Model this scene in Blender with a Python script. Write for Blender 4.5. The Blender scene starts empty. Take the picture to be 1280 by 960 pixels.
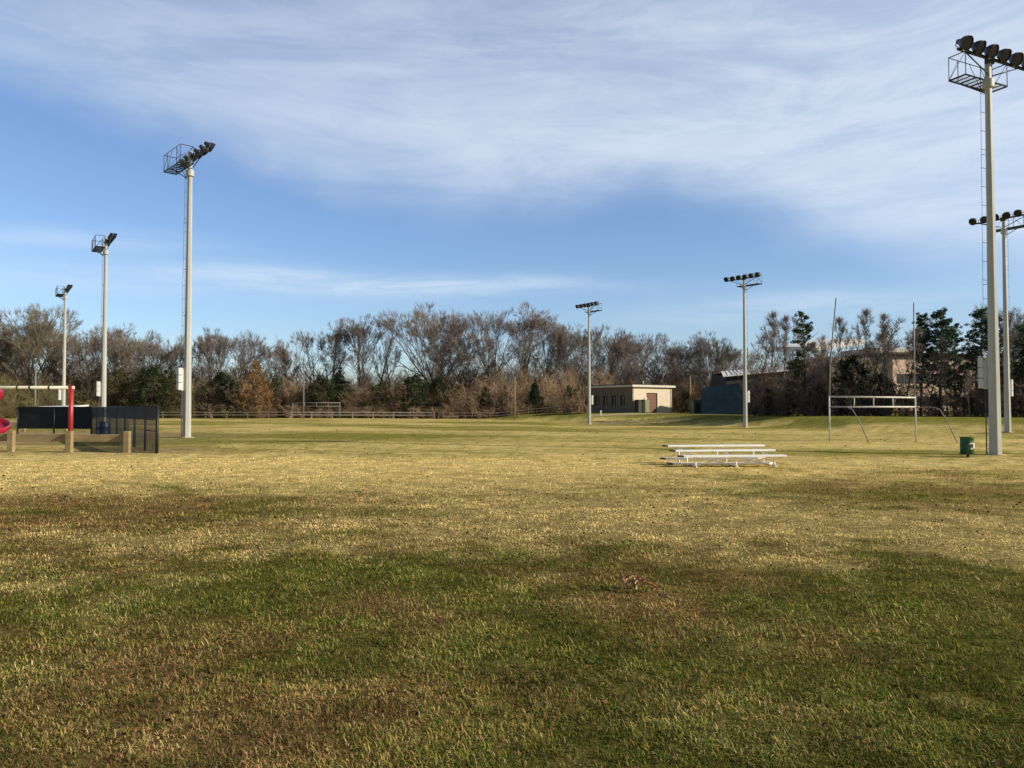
import bpy, math, random
import numpy as np
from mathutils import Vector, Matrix

random.seed(7)
RNG = np.random.default_rng(11)
SC = bpy.context.scene
COL = SC.collection
R = math.radians
PI = math.pi
CAM_H = 1.6
SUN_AZ, SUN_EL = 106.0, 27.0        # azimuth clockwise from +Y


# ------------------------------------------------------------------ numeric helpers
def hash2(ix, iy, s):
    h = (ix.astype(np.int64) * 374761393 + iy.astype(np.int64) * 668265263 + s * 982451653) & 0xffffffff
    h = ((h ^ (h >> 13)) * 1274126177) & 0xffffffff
    h = (h ^ (h >> 16)) & 0xffffffff
    return h / 4294967295.0


def vnoise(x, y, s=0):
    ix, iy = np.floor(x), np.floor(y)
    fx, fy = x - ix, y - iy
    fx = fx * fx * (3 - 2 * fx)
    fy = fy * fy * (3 - 2 * fy)
    a, b = hash2(ix, iy, s), hash2(ix + 1, iy, s)
    c, d = hash2(ix, iy + 1, s), hash2(ix + 1, iy + 1, s)
    return (a * (1 - fx) + b * fx) * (1 - fy) + (c * (1 - fx) + d * fx) * fy


def fbm(x, y, s=0, o=4):
    t, a, n = 0.0, 0.5, 0.0
    for k in range(o):
        t = t + a * vnoise(x, y, s + k * 17)
        n += a
        a *= 0.55
        x, y = x * 2.03 + 3.1, y * 2.03 + 7.7
    return t / n


def sst(a, b, x):
    t = np.clip((x - a) / (b - a), 0, 1)
    return t * t * (3 - 2 * t)


def terrain(x, y):
    x = np.asarray(x, float)
    y = np.asarray(y, float)
    d = np.hypot(x, y)
    t = 640 + 1000 * x / np.maximum(y, 1.0)
    t = np.where(y < 3, np.where(x > 0, 1500, 0), t)
    z = -0.17 * np.tanh(x / 22.0) * sst(2, 20, d)
    start = np.interp(t, [560, 650, 736, 790, 850, 930, 1060, 1280, 1500], [140, 122, 105, 103, 98, 84, 68, 62, 60])
    rise = np.interp(t, [560, 650, 736, 790, 850, 930, 1060, 1280, 1500], [0, .85, 1.2, 1.35, 1.2, 1.05, 1.1, 1.0, .8])
    front = sst(10, 40, y)
    z = z + rise * sst(0, 14, d - start) * front
    z = z - .22 * np.exp(-((x - 12) / 14) ** 2 - ((y - 98) / 22) ** 2)
    z = z + .05 * (fbm(x / 9, y / 9, 5, 2) - .5) * sst(4, 15, d)
    z = z + .035 * (fbm(x / 1.1, y / 1.1, 8, 3) - .5) * (1 - sst(25, 45, d))
    return z


def tz(x, y):
    return float(terrain(np.array([x]), np.array([y]))[0])


def at(px, Y):
    """world x for a bearing at depth Y"""
    return (px - 640) / 1000.0 * Y


# ------------------------------------------------------------------ mesh builder
class MB:
    def __init__(self):
        self.v, self.f, self.sm = [], [], []

    def add(self, verts, faces, smooth=False):
        n = len(self.v)
        self.v += [tuple(p) for p in verts]
        self.f += [tuple(i + n for i in q) for q in faces]
        self.sm += [smooth] * len(faces)
        return self

    def box(self, c, s, rz=0, rx=0, ry=0):
        m = Matrix.Rotation(rz, 3, 'Z') @ Matrix.Rotation(ry, 3, 'Y') @ Matrix.Rotation(rx, 3, 'X')
        c = Vector(c)
        vs = []
        b = min(s) * .06
        # slightly chamfered box: 24 verts
        hx, hy, hz = s[0] / 2, s[1] / 2, s[2] / 2
        for sx in (-1, 1):
            for sy in (-1, 1):
                for sz in (-1, 1):
                    for k in range(3):
                        p = [sx * (hx - b), sy * (hy - b), sz * (hz - b)]
                        p[k] = (sx * hx, sy * hy, sz * hz)[k]
                        vs.append(c + m @ Vector(p))
        def i(sx, sy, sz, k):
            return ((sx > 0) * 4 + (sy > 0) * 2 + (sz > 0)) * 3 + k
        fs = []
        for s1 in (-1, 1):
            a = [i(s1, -1, -1, 0), i(s1, 1, -1, 0), i(s1, 1, 1, 0), i(s1, -1, 1, 0)]
            bq = [i(-1, s1, -1, 1), i(-1, s1, 1, 1), i(1, s1, 1, 1), i(1, s1, -1, 1)]
            cq = [i(-1, -1, s1, 2), i(1, -1, s1, 2), i(1, 1, s1, 2), i(-1, 1, s1, 2)]
            for q in (a, bq, cq):
                fs.append(q if s1 > 0 else q[::-1])
        for s1 in (-1, 1):
            for s2 in (-1, 1):
                e1 = [i(s1, s2, -1, 0), i(s1, s2, 1, 0), i(s1, s2, 1, 1), i(s1, s2, -1, 1)]
                e2 = [i(s1, -1, s2, 0), i(s1, -1, s2, 2), i(s1, 1, s2, 2), i(s1, 1, s2, 0)]
                e3 = [i(-1, s1, s2, 1), i(1, s1, s2, 1), i(1, s1, s2, 2), i(-1, s1, s2, 2)]
                fl = s1 * s2 > 0
                fs += [e1[::-1] if fl else e1, e2[::-1] if fl else e2, e3[::-1] if fl else e3]
                for s3 in (-1, 1):
                    if s3 == 1:
                        t = [i(s1, s2, 1, 0), i(s1, s2, 1, 1), i(s1, s2, 1, 2)]
                    else:
                        t = [i(s1, s2, -1, 0), i(s1, s2, -1, 2), i(s1, s2, -1, 1)]
                    fs.append(t if fl else t[::-1])
        return self.add(vs, fs)

    def tube(self, pts, r, n=8, caps=True):
        pts = [Vector(p) for p in pts]
        rs = r if isinstance(r, (list, tuple)) else [r] * len(pts)
        vs, fs = [], []
        up = None
        for k, p in enumerate(pts):
            if k == 0:
                d = pts[1] - p
            elif k == len(pts) - 1:
                d = p - pts[k - 1]
            else:
                d = (pts[k + 1] - p).normalized() + (p - pts[k - 1]).normalized()
            d.normalize()
            if up is None:
                up = Vector((0, 0, 1)) if abs(d.z) < .9 else Vector((1, 0, 0))
            a = d.cross(up).normalized()
            b = d.cross(a).normalized()
            for j in range(n):
                t = 2 * PI * j / n
                vs.append(p + (a * math.cos(t) + b * math.sin(t)) * rs[k])
        for k in range(len(pts) - 1):
            for j in range(n):
                j2 = (j + 1) % n
                fs.append((k * n + j, k * n + j2, (k + 1) * n + j2, (k + 1) * n + j))
        base = len(self.v)
        self.add(vs, fs, n > 4)
        if caps:
            self.f.append(tuple(base + j for j in range(n))[::-1])
            self.f.append(tuple(base + (len(pts) - 1) * n + j for j in range(n)))
            self.sm += [False, False]
        return self

    def lathe(self, prof, n=20, m=None, smooth=True):
        m = m or Matrix.Identity(4)
        vs, fs = [], []
        for r_, z_ in prof:
            for j in range(n):
                t = 2 * PI * j / n
                vs.append(m @ Vector((r_ * math.cos(t), r_ * math.sin(t), z_)))
        for k in range(len(prof) - 1):
            for j in range(n):
                j2 = (j + 1) % n
                fs.append((k * n + j, k * n + j2, (k + 1) * n + j2, (k + 1) * n + j))
        return self.add(vs, fs, smooth)

    def build(self, name, mat, parent=None, loc=None):
        me = bpy.data.meshes.new(name)
        me.from_pydata(self.v, [], self.f)
        me.polygons.foreach_set('use_smooth', self.sm)
        me.materials.append(mat)
        me.update()
        o = bpy.data.objects.new(name, me)
        COL.objects.link(o)
        if parent:
            o.parent = parent
        if loc:
            o.location = loc
        return o


def np_mesh(name, verts, faces, mat, parent=None, cols=None, smooth=False):
    """faces: (n,k) int array, all with the same k"""
    me = bpy.data.meshes.new(name)
    nv, nf, k = len(verts), len(faces), faces.shape[1]
    me.vertices.add(nv)
    me.vertices.foreach_set('co', np.ascontiguousarray(verts, dtype=np.float32).ravel())
    me.loops.add(nf * k)
    me.loops.foreach_set('vertex_index', np.ascontiguousarray(faces, dtype=np.int32).ravel())
    me.polygons.add(nf)
    me.polygons.foreach_set('loop_start', np.arange(0, nf * k, k, dtype=np.int32))
    me.polygons.foreach_set('loop_total', np.full(nf, k, dtype=np.int32))
    if smooth:
        me.polygons.foreach_set('use_smooth', np.ones(nf, bool))
    me.update(calc_edges=True)
    if cols is not None:
        a = me.color_attributes.new('col', 'FLOAT_COLOR', 'POINT')
        c4 = np.ones((nv, 4), np.float32)
        c4[:, :3] = cols
        a.data.foreach_set('color', c4.ravel())
    me.materials.append(mat)
    o = bpy.data.objects.new(name, me)
    COL.objects.link(o)
    if parent:
        o.parent = parent
    return o


def tag(o, label=None, cat=None, group=None, kind=None):
    if label: o['label'] = label
    if cat: o['category'] = cat
    if group: o['group'] = group
    if kind: o['kind'] = kind
    return o


def empty(name, loc, rz=0, label=None, cat=None, group=None):
    o = bpy.data.objects.new(name, None)
    o.empty_display_size = .3
    COL.objects.link(o)
    o.location = loc
    o.rotation_euler = (0, 0, rz)
    return tag(o, label, cat, group)


def copy_tree(o, parent=None):
    c = o.copy()
    COL.objects.link(c)
    c.parent = parent
    for ch in list(o.children):
        copy_tree(ch, c)
    return c


# ------------------------------------------------------------------ materials
def mat(name, col, rough=.6, var=.15, scale=3.0, metal=0.0, col2=None, spec=.5, bump=0.0, stretch=(1, 1, 1), streaks=False):
    m = bpy.data.materials.new(name)
    m.use_nodes = True
    nt = m.node_tree
    b = nt.nodes['Principled BSDF']
    b.inputs['Roughness'].default_value = rough
    b.inputs['Metallic'].default_value = metal
    b.inputs['Specular IOR Level'].default_value = spec
    tc = nt.nodes.new('ShaderNodeTexCoord')
    mp = nt.nodes.new('ShaderNodeMapping')
    mp.inputs['Scale'].default_value = stretch
    nt.links.new(tc.outputs['Object'], mp.inputs['Vector'])
    nz = nt.nodes.new('ShaderNodeTexNoise')
    nz.inputs['Scale'].default_value = scale
    nz.inputs['Detail'].default_value = 6
    nz.inputs['Roughness'].default_value = .65
    nt.links.new(mp.outputs['Vector'], nz.inputs['Vector'])
    rp = nt.nodes.new('ShaderNodeValToRGB')
    c = Vector(col)
    lo = tuple(c * (1 - var)) if col2 is None else tuple(col2)
    hi = tuple(c * (1 + var)) if col2 is None else tuple(c)
    rp.color_ramp.elements[0].position = .32
    rp.color_ramp.elements[1].position = .68
    rp.color_ramp.elements[0].color = (*lo, 1)
    rp.color_ramp.elements[1].color = (*hi, 1)
    nt.links.new(nz.outputs['Fac'], rp.inputs['Fac'])
    nt.links.new(rp.outputs['Color'], b.inputs['Base Color'])
    if bump:
        bp = nt.nodes.new('ShaderNodeBump')
        bp.inputs['Strength'].default_value = bump
        bp.inputs['Distance'].default_value = .02
        nt.links.new(nz.outputs['Fac'], bp.inputs['Height'])
        nt.links.new(bp.outputs['Normal'], b.inputs['Normal'])
    return m


def attr_mat(name, rough=.9, transl=.0, noise=None, gain=1.0):
    """diffuse material reading the 'col' attribute"""
    m = bpy.data.materials.new(name)
    m.use_nodes = True
    nt = m.node_tree
    nt.nodes.remove(nt.nodes['Principled BSDF'])
    out = nt.nodes['Material Output']
    at_ = nt.nodes.new('ShaderNodeAttribute')
    at_.attribute_name = 'col'
    src = at_.outputs['Color']
    d = nt.nodes.new('ShaderNodeBsdfDiffuse')
    nt.links.new(src, d.inputs['Color'])
    if transl > 0:
        t = nt.nodes.new('ShaderNodeBsdfTranslucent')
        nt.links.new(src, t.inputs['Color'])
        mx = nt.nodes.new('ShaderNodeMixShader')
        mx.inputs[0].default_value = transl
        nt.links.new(d.outputs[0], mx.inputs[1])
        nt.links.new(t.outputs[0], mx.inputs[2])
        nt.links.new(mx.outputs[0], out.inputs['Surface'])
    else:
        nt.links.new(d.outputs[0], out.inputs['Surface'])
    return m


def mesh_mat(name, col, alpha, pattern=None, scale=20.0, wire=.12):
    """see-through fabric or chain link: alpha from real weave pattern or a fine constant weave"""
    m = bpy.data.materials.new(name)
    m.use_nodes = True
    nt = m.node_tree
    b = nt.nodes['Principled BSDF']
    b.inputs['Base Color'].default_value = (*col, 1)
    b.inputs['Roughness'].default_value = .7
    if pattern is None:
        tc = nt.nodes.new('ShaderNodeTexCoord')
        nz = nt.nodes.new('ShaderNodeTexNoise')
        nz.inputs['Scale'].default_value = 2.0
        nt.links.new(tc.outputs['Object'], nz.inputs['Vector'])
        mr = nt.nodes.new('ShaderNodeMapRange')
        mr.inputs['To Min'].default_value = alpha - .06
        mr.inputs['To Max'].default_value = alpha + .06
        nt.links.new(nz.outputs['Fac'], mr.inputs['Value'])
        nt.links.new(mr.outputs[0], b.inputs['Alpha'])
    else:
        # diamond wires: |fract(u+v)-.5| , |fract(u-v)-.5|
        tc = nt.nodes.new('ShaderNodeTexCoord')
        sx = nt.nodes.new('ShaderNodeSeparateXYZ')
        nt.links.new(tc.outputs['Object'], sx.inputs[0])
        outs = []
        for op in ('ADD', 'SUBTRACT'):
            a = nt.nodes.new('ShaderNodeMath'); a.operation = op
            nt.links.new(sx.outputs['X'], a.inputs[0]); nt.links.new(sx.outputs['Z'], a.inputs[1])
            k = nt.nodes.new('ShaderNodeMath'); k.operation = 'MULTIPLY'; k.inputs[1].default_value = scale
            nt.links.new(a.outputs[0], k.inputs[0])
            f = nt.nodes.new('ShaderNodeMath'); f.operation = 'FRACT'
            nt.links.new(k.outputs[0], f.inputs[0])
            l = nt.nodes.new('ShaderNodeMath'); l.operation = 'LESS_THAN'; l.inputs[1].default_value = wire
            nt.links.new(f.outputs[0], l.inputs[0])
            outs.append(l)
        mxm = nt.nodes.new('ShaderNodeMath'); mxm.operation = 'MAXIMUM'
        nt.links.new(outs[0].outputs[0], mxm.inputs[0]); nt.links.new(outs[1].outputs[0], mxm.inputs[1])
        nt.links.new(mxm.outputs[0], b.inputs['Alpha'])
    return m


M = {}
M['galv'] = mat('galvanised_steel', (.49, .49, .45), .45, .12, 1.2, .0, spec=.5, stretch=(3, 3, .4), bump=.05)
M['dark_steel'] = mat('dark_steel', (.045, .05, .06), .55, .3, 4, 0)
M['rack'] = mat('weathered_grey_steel', (.11, .12, .14), .5, .25, 5, .3)
M['lamp'] = mat('lamp_housing', (.035, .04, .05), .4, .3, 6, .3)
M['lens'] = mat('lamp_glass', (.012, .012, .018), .25, .2, 2, 0, spec=.3)
M['box'] = mat('cabinet_grey_white', (.62, .63, .6), .5, .1, 2)
M['alu'] = mat('bare_aluminium', (.97, .95, .88), .35, .04, 3, 0)
M['alu_dark'] = mat('dark_end_cap', (.03, .03, .03), .6, .2)
M['goal'] = mat('goal_white_paint', (.6, .6, .57), .45, .25, 6)
M['goal_mid'] = mat('goal_dull_paint', (.36, .35, .32), .6, .2, 6)
M['goal_grey'] = mat('goal_grey_paint', (.2, .21, .21), .5, .25, 6)
M['timber'] = mat('weathered_timber', (.40, .31, .165), .85, .2, 6, col2=(.24, .18, .10), stretch=(.25, 1, 1), bump=.6, spec=.2)
M['old_wood'] = mat('grey_old_wood', (.24, .2, .155), .85, .25, 4, bump=.3, spec=.2)
M['pale_wood'] = mat('pale_board', (.42, .39, .34), .75, .2, 4, spec=.2)
M['red'] = mat('red_powder_coat', (.42, .03, .03), .38, .15, 3)
M['redpl'] = mat('red_plastic', (.38, .015, .035), .22, .15, 2)
M['cream'] = mat('cream_powder_coat', (.72, .69, .56), .45, .1, 3)
M['black'] = mat('black_fence_steel', (.012, .014, .013), .5, .3, 5)
M['chain'] = mesh_mat('black_chain_link', (.02, .02, .02), 0, 'd', 18.0, .42)
M['screen'] = mesh_mat('black_windscreen', (.012, .02, .018), .86)
M['green_bin'] = mat('green_barrel_paint', (.014, .085, .045), .4, .3, 6)
M['white'] = mat('white_paint', (.75, .74, .7), .5, .1, 4)
M['blue'] = mat('blue_barrel', (.02, .045, .09), .4, .2)
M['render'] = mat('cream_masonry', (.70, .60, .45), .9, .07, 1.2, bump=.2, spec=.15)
M['block'] = mat('brown_shade_masonry', (.2, .17, .125), .9, .12, 1.2, bump=.2, spec=.15)  # unlit walls of the cream building: shade put into the colour; brick wing shares it
M['trim'] = mat('pale_fascia', (.68, .63, .52), .6, .1, 2)
M['roofdark'] = mat('dark_roofing', (.06, .055, .05), .9, .2, 2)
M['door'] = mat('brown_red_door', (.2, .08, .05), .6, .2, 1.5)
M['glass'] = mat('dark_window', (.015, .018, .02), .12, .2, 2, spec=.7)
M['greenbox'] = mat('green_cabinet', (.2, .24, .13), .6, .15, 2)
M['shedblue'] = mat('dark_blue_sheet', (.032, .075, .13), .6, .3, .8)
M['roofwhite'] = mat('pale_metal_roof', (.85, .83, .78), .5, .2, .5, stretch=(6, .4, 1))
M['roofcap'] = mat('weathered_roof_band', (.5, .45, .36), .7, .2, .6)
M['brick'] = mat('tan_brick', (.60, .44, .34), .9, .22, 1.5)
M['gravel'] = mat('pale_gravel', (.46, .36, .19), .95, .2, 30, bump=.5, spec=.1)
M['bark'] = mat('grey_brown_bark', (.14, .115, .095), .95, .3, 3, spec=.1)
M['bark_dark'] = mat('dark_bark', (.08, .066, .056), .95, .3, 3, spec=.1)
M['bark_pale'] = mat('pale_sapling_bark', (.24, .2, .15), .95, .25, 3, spec=.1)
M['twig'] = mat('bare_twigs', (.24, .205, .18), 1, .3, .35, spec=.0)
M['twig_red'] = mat('red_brown_twigs', (.22, .18, .155), 1, .3, .35, spec=.0)
M['twig_olive'] = mat('olive_grey_twigs', (.25, .215, .15), 1, .3, .35, spec=.0)
M['twig_dark'] = mat('dark_twigs', (.06, .045, .04), 1, .3, .35, spec=.0)
M['leafcol'] = attr_mat('foliage', transl=.12)
M['grasscol'] = attr_mat('grass_blades', transl=.2)
M['leaf'] = mat('dry_oak_leaf', (.66, .45, .24), .8, .3, 14, col2=(.45, .27, .12), spec=.2)


# ------------------------------------------------------------------ ground colour
GREEN = np.array([.135, .172, .030])
DKGREEN = np.array([.055, .092, .018])
OLIVE = np.array([.27, .23, .048])
STRAW = np.array([.62, .475, .18])
PALE = np.array([.74, .59, .28])
BROWN = np.array([.34, .205, .088])
DIRT = np.array([.34, .25, .15])


def g(x, y, cx, cy, sx, sy, w=.35, s=3):
    wx = (fbm(x / 2.3, y / 2.3, s, 3) - .5) * 2 * w * sx
    wy = (fbm(x / 2.3, y / 2.3, s + 50, 3) - .5) * 2 * w * sy
    return np.exp(-((x + wx - cx) / sx) ** 2 - ((y + wy - cy) / sy) ** 2)


def weights(x, y):
    """straw, green, brown amounts 0..1 over the ground"""
    d = np.hypot(x, y)
    wob = (fbm(x / 3.0, y / 3.0, 21, 4) - .5)
    big = fbm(x / 7.0, y / 4.5, 31, 4)
    fine_ = fbm(x / .9, y / .9, 47, 3) - .5
    fine = fbm(x / .55, y / .55, 41, 4)
    # field beyond is dormant straw with green bands
    straw = .12 + .68 * sst(-1.7, 1.9, y + wob * 6.5 + fine_ * 1.8 - np.interp(x, [-14, -7, -2, 3, 6, 12], [11.8, 11.6, 9.9, 8.7, 8.9, 9.8]))
    # dark brownish patch left, dark green patch right
    dl = g(x, y, -6.5, 12.6, 4.6, 2.6, .5, 61)
    dr = g(x, y, 8.5, 16.0, 5.2, 3.6, .45, 62)
    dr2 = g(x, y, 12.5, 21.5, 7, 2.2, .4, 65)
    straw = straw - .62 * dl - .6 * dr - .3 * dr2
    straw = straw + .5 * g(x, y, -5.2, 7.0, 1.9, 3.0, .5, 63) + .25 * g(x, y, 2.0, 12.0, 3.5, 1.6, .3, 64)
    straw = straw + .3 * g(x, y, -12, 20.5, 9, 3.2, .3, 66)
    far = sst(22, 34, y)
    band = fbm(x / 16.0, y / 9.0, 71, 4)
    gb = sst(.44, .66, band)
    straw = straw * (1 - far) + far * (.60 - .34 * gb + .5 * (fbm(x / 8, y / 3.2, 75, 3) - .5))
    straw = straw - .3 * g(x, y, -8, 48, 9, 8, .3, 67)
    slope_shade = sst(.2, .9, terrain(x, y)) * sst(60, 75, d)
    straw = straw - .62 * slope_shade  # rise turned greener: the shade lying across it is put into the colour
    straw = straw + (fine - .5) * .8 * (1 - far * .6) + (big - .5) * .32
    straw = np.clip(straw, 0, 1)
    brown = np.clip(.42 + 2.6 * (fbm(x / 1.1, y / 1.1, 81, 5) - .5) + .65 * dl + .1 * dr - .35 * sst(1.0, 4, x) * (1 - sst(9, 13, y)), 0, 1) * (1 - far * .75)
    dirt = np.clip(g(x, y, -27, 42, 8, 10, .2, 91) * 1.5, 0, 1)
    dirt = np.maximum(dirt, .75 * np.clip(g(x, y, -14, 29.5, 2.2, 2.2, .2, 92) * 1.4, 0, 1))
    return straw, brown, dirt


def ground_col(x, y, fade=1.0):
    s, b, dirt = weights(x, y)
    n = fbm(x / .23, y / .23, 101, 3)[:, None]
    base = GREEN * (1 - n) + OLIVE * n
    c = base * (1 - b[:, None] * .75) + BROWN * b[:, None] * .75
    st = STRAW * (.75 + .5 * n)
    s_ = sst(.18, .8, s)[:, None]
    c = c * (1 - s_) + st * s_
    c = c * (1 - dirt[:, None]) + DIRT * dirt[:, None]
    return c


def build_ground():
    rr = [0.6 * 1.028 ** k for k in range(262)]
    rr = np.array([r for r in rr if r < 700])
    nr = len(rr)
    az = np.concatenate([np.linspace(-48, 48, 340), np.linspace(50, 310, 66)])
    na = len(az)
    A, RR = np.meshgrid(np.radians(az), rr)
    x = (RR * np.sin(A)).ravel()
    y = (RR * np.cos(A)).ravel()
    z = terrain(x, y)
    v = np.stack([x, y, z], 1)
    v = np.vstack([v, [[0, 0, tz(0, 0)]]])
    i = np.arange(nr - 1)[:, None] * na
    j = np.arange(na)[None, :]
    j2 = (j + 1) % na
    q = np.stack([i + j, i + na + j, i + na + j2, i + j2], -1).reshape(-1, 4)
    # centre fan as degenerate-free quads: use tris duplicated into quads is avoided, close with a small disc below
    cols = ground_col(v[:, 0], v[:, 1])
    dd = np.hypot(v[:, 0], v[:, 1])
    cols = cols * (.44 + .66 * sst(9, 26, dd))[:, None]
    m = bpy.data.materials.new('turf')
    m.use_nodes = True
    nt = m.node_tree
    N, L = nt.nodes, nt.links
    b = N['Principled BSDF']
    b.inputs['Roughness'].default_value = 1
    b.inputs['Specular IOR Level'].default_value = 0
    a = N.new('ShaderNodeAttribute'); a.attribute_name = 'col'
    ge = N.new('ShaderNodeNewGeometry')
    def noise(scale, det=5, ro=.7):
        n = N.new('ShaderNodeTexNoise'); n.inputs['Scale'].default_value = scale
        n.inputs['Detail'].default_value = det; n.inputs['Roughness'].default_value = ro
        L.new(ge.outputs['Position'], n.inputs['Vector'])
        return n
    def mrange(src, a0, a1, b0, b1):
        n = N.new('ShaderNodeMapRange')
        n.inputs['From Min'].default_value = a0; n.inputs['From Max'].default_value = a1
        n.inputs['To Min'].default_value = b0; n.inputs['To Max'].default_value = b1
        L.new(src, n.inputs['Value'])
        return n
    def mulc(c, f):
        n = N.new('ShaderNodeVectorMath'); n.operation = 'SCALE'
        L.new(c, n.inputs[0]); L.new(f, n.inputs['Scale'])
        return n
    n1 = noise(9.0); n2 = noise(1.7); n3 = noise(40.0, 3)
    m1 = mrange(n1.outputs['Fac'], .3, .7, .42, 1.5)
    m2 = mrange(n2.outputs['Fac'], .3, .7, .62, 1.36)
    m3 = mrange(n3.outputs['Fac'], .3, .7, .6, 1.35)
    c = mulc(a.outputs['Color'], m1.outputs[0])
    c = mulc(c.outputs[0], m2.outputs[0])
    c = mulc(c.outputs[0], m3.outputs[0])
    # tint shift toward green / straw from noise
    n4 = noise(3.1, 6, .75)
    f4 = mrange(n4.outputs['Fac'], .5, .72, 0, .55)
    mix = N.new('ShaderNodeMix'); mix.data_type = 'RGBA'
    L.new(f4.outputs[0], mix.inputs['Factor'])
    L.new(c.outputs[0], mix.inputs['A'])
    mix.inputs['B'].default_value = (.20, .18, .055, 1)
    L.new(mix.outputs['Result'], b.inputs['Base Color'])
    bp = N.new('ShaderNodeBump'); bp.inputs['Strength'].default_value = .9; bp.inputs['Distance'].default_value = .035
    L.new(n1.outputs['Fac'], bp.inputs['Height'])
    L.new(bp.outputs['Normal'], b.inputs['Normal'])
    cen = nr * na
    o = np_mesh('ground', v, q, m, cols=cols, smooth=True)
    tag(o, 'winter turf of straw and green patches', None, None, 'structure')
    return o


def build_grass(n=1050000):
    lr = RNG.uniform(math.log(1.7), math.log(27), n)
    r = np.exp(lr)
    a = RNG.uniform(-R(44), R(44), n)
    x, y = r * np.sin(a), r * np.cos(a)
    s, b, dirt = weights(x, y)
    tuft = fbm(x / .16, y / .16, 131, 3)
    tuft2 = fbm(x / .8, y / .8, 137, 3)
    ps = sst(.15, .9, s)
    u = RNG.random(n)
    v = RNG.random(n)
    # per-blade colour class
    cl = np.where(u < .10 + .82 * ps, 0, np.where(v < .08 + .72 * b, 2, 1))
    tone = RNG.random(n)[:, None]
    rnd = RNG.random(n)[:, None]
    straw = STRAW * (1 - tone) + PALE * tone
    straw = straw * (.55 + .4 * RNG.random(n)[:, None])
    green = np.where(rnd < .4, GREEN * 1.25, np.where(rnd < .72, OLIVE * 1.2, DKGREEN * 1.4))
    brown = BROWN * (.6 + 1.2 * tone)
    c = np.where(cl[:, None] == 0, straw, np.where(cl[:, None] == 1, green * (.7 + .7 * tone), brown))
    dk_ = fbm(x / .33, y / .33, 143, 4)
    c = c * (.8 + .4 * tuft2[:, None]) * (.68 + .62 * sst(.28, .68, dk_))[:, None]
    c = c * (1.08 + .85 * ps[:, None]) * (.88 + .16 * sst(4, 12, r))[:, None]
    keep = (dirt < .35) & (RNG.random(n) < np.clip(.5 + 2.2 * (tuft - .35), .28, 1))
    x, y, r, c, tuft, cl, ps = x[keep], y[keep], r[keep], c[keep], tuft[keep], cl[keep], ps[keep]
    n = len(x)
    z = terrain(x, y) - .004
    ln = (.010 + .036 * RNG.random(n) ** 1.8) * (.6 + 1.0 * tuft) * (1 + r / 60) * np.where(cl == 2, .8, 1.0) * (1 - .3 * ps)
    long_ = RNG.random(n) < .006
    ln = np.where(long_, ln * 1.8, ln)
    w = (.0012 + .0013 * RNG.random(n) ** 2) * (1 + r / 9)
    head = RNG.uniform(0, 2 * PI, n)
    flat = RNG.random(n) < .3
    ln = np.where(flat, ln * 1.35, ln)
    tilt = np.where(flat, R(70) + R(14) * RNG.random(n), R(12) + R(66) * RNG.random(n) ** .8)
    dx, dy = np.cos(head), np.sin(head)
    sx, sy = -dy, dx
    base = np.stack([x, y, z], 1)
    side = np.stack([sx, sy, np.zeros(n)], 1) * w[:, None]
    d1 = np.stack([dx * np.sin(tilt * .6), dy * np.sin(tilt * .6), np.cos(tilt * .6)], 1)
    d2 = np.stack([dx * np.sin(tilt * 1.25), dy * np.sin(tilt * 1.25), np.cos(tilt * 1.25)], 1)
    mid = base + d1 * (ln * .55)[:, None]
    tip = mid + d2 * (ln * .45)[:, None]
    V = np.empty((n, 5, 3))
    V[:, 0] = base - side; V[:, 1] = base + side
    V[:, 2] = mid + side * .8; V[:, 3] = mid - side * .8
    V[:, 4] = tip
    i = np.arange(n)[:, None] * 5
    t = np.concatenate([i + [0, 1, 2], i + [0, 2, 3], i + [3, 2, 4]], 0)
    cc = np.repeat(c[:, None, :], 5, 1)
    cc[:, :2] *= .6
    o = np_mesh('grass', V.reshape(-1, 3), t, M['grasscol'], cols=cc.reshape(-1, 3))
    tag(o, 'short patchy winter grass in the foreground', None, None, 'stuff')


def leaf_scatter():
    n = 9000
    r = np.exp(RNG.uniform(math.log(4), math.log(62), n))
    a = RNG.uniform(-R(42), R(42), n)
    x, y = r * np.sin(a), r * np.cos(a)
    w = .25 + g(x, y, -4, 12, 8, 3, .3, 7) + .5 * g(x, y, 6, 14, 7, 4, .3, 8)
    k = RNG.random(n) < w
    x, y, r = x[k], y[k], r[k]
    n = len(x)
    z = terrain(x, y) + .03
    s = RNG.uniform(.006, .014, n) * (1 + r / 13)
    V = np.empty((n, 4, 3))
    h = RNG.uniform(0, 2 * PI, n)
    for j, (ca, sa) in enumerate(((1, 0), (0, .7), (-1, 0), (0, -.7))):
        dx = np.cos(h) * ca - np.sin(h) * sa
        dy = np.sin(h) * ca + np.cos(h) * sa
        V[:, j] = np.stack([x + dx * s, y + dy * s, z + RNG.uniform(-.4, 1.0, n) * s], 1)
    tone = RNG.random(n)
    c = np.where(tone[:, None] < .8, np.array([[.045, .028, .02]]) * (.6 + 1.2 * RNG.random(n)[:, None]),
                 np.where(tone[:, None] < .985, np.array([[.22, .11, .05]]), np.array([[.55, .48, .34]])))
    f = np.arange(n * 4).reshape(n, 4)
    tag(np_mesh('fallen_leaves', V.reshape(-1, 3), f, M['leafcol'], cols=np.repeat(c, 4, 0)),
        'small dark dead leaves scattered over the turf', None, None, 'stuff')


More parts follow.
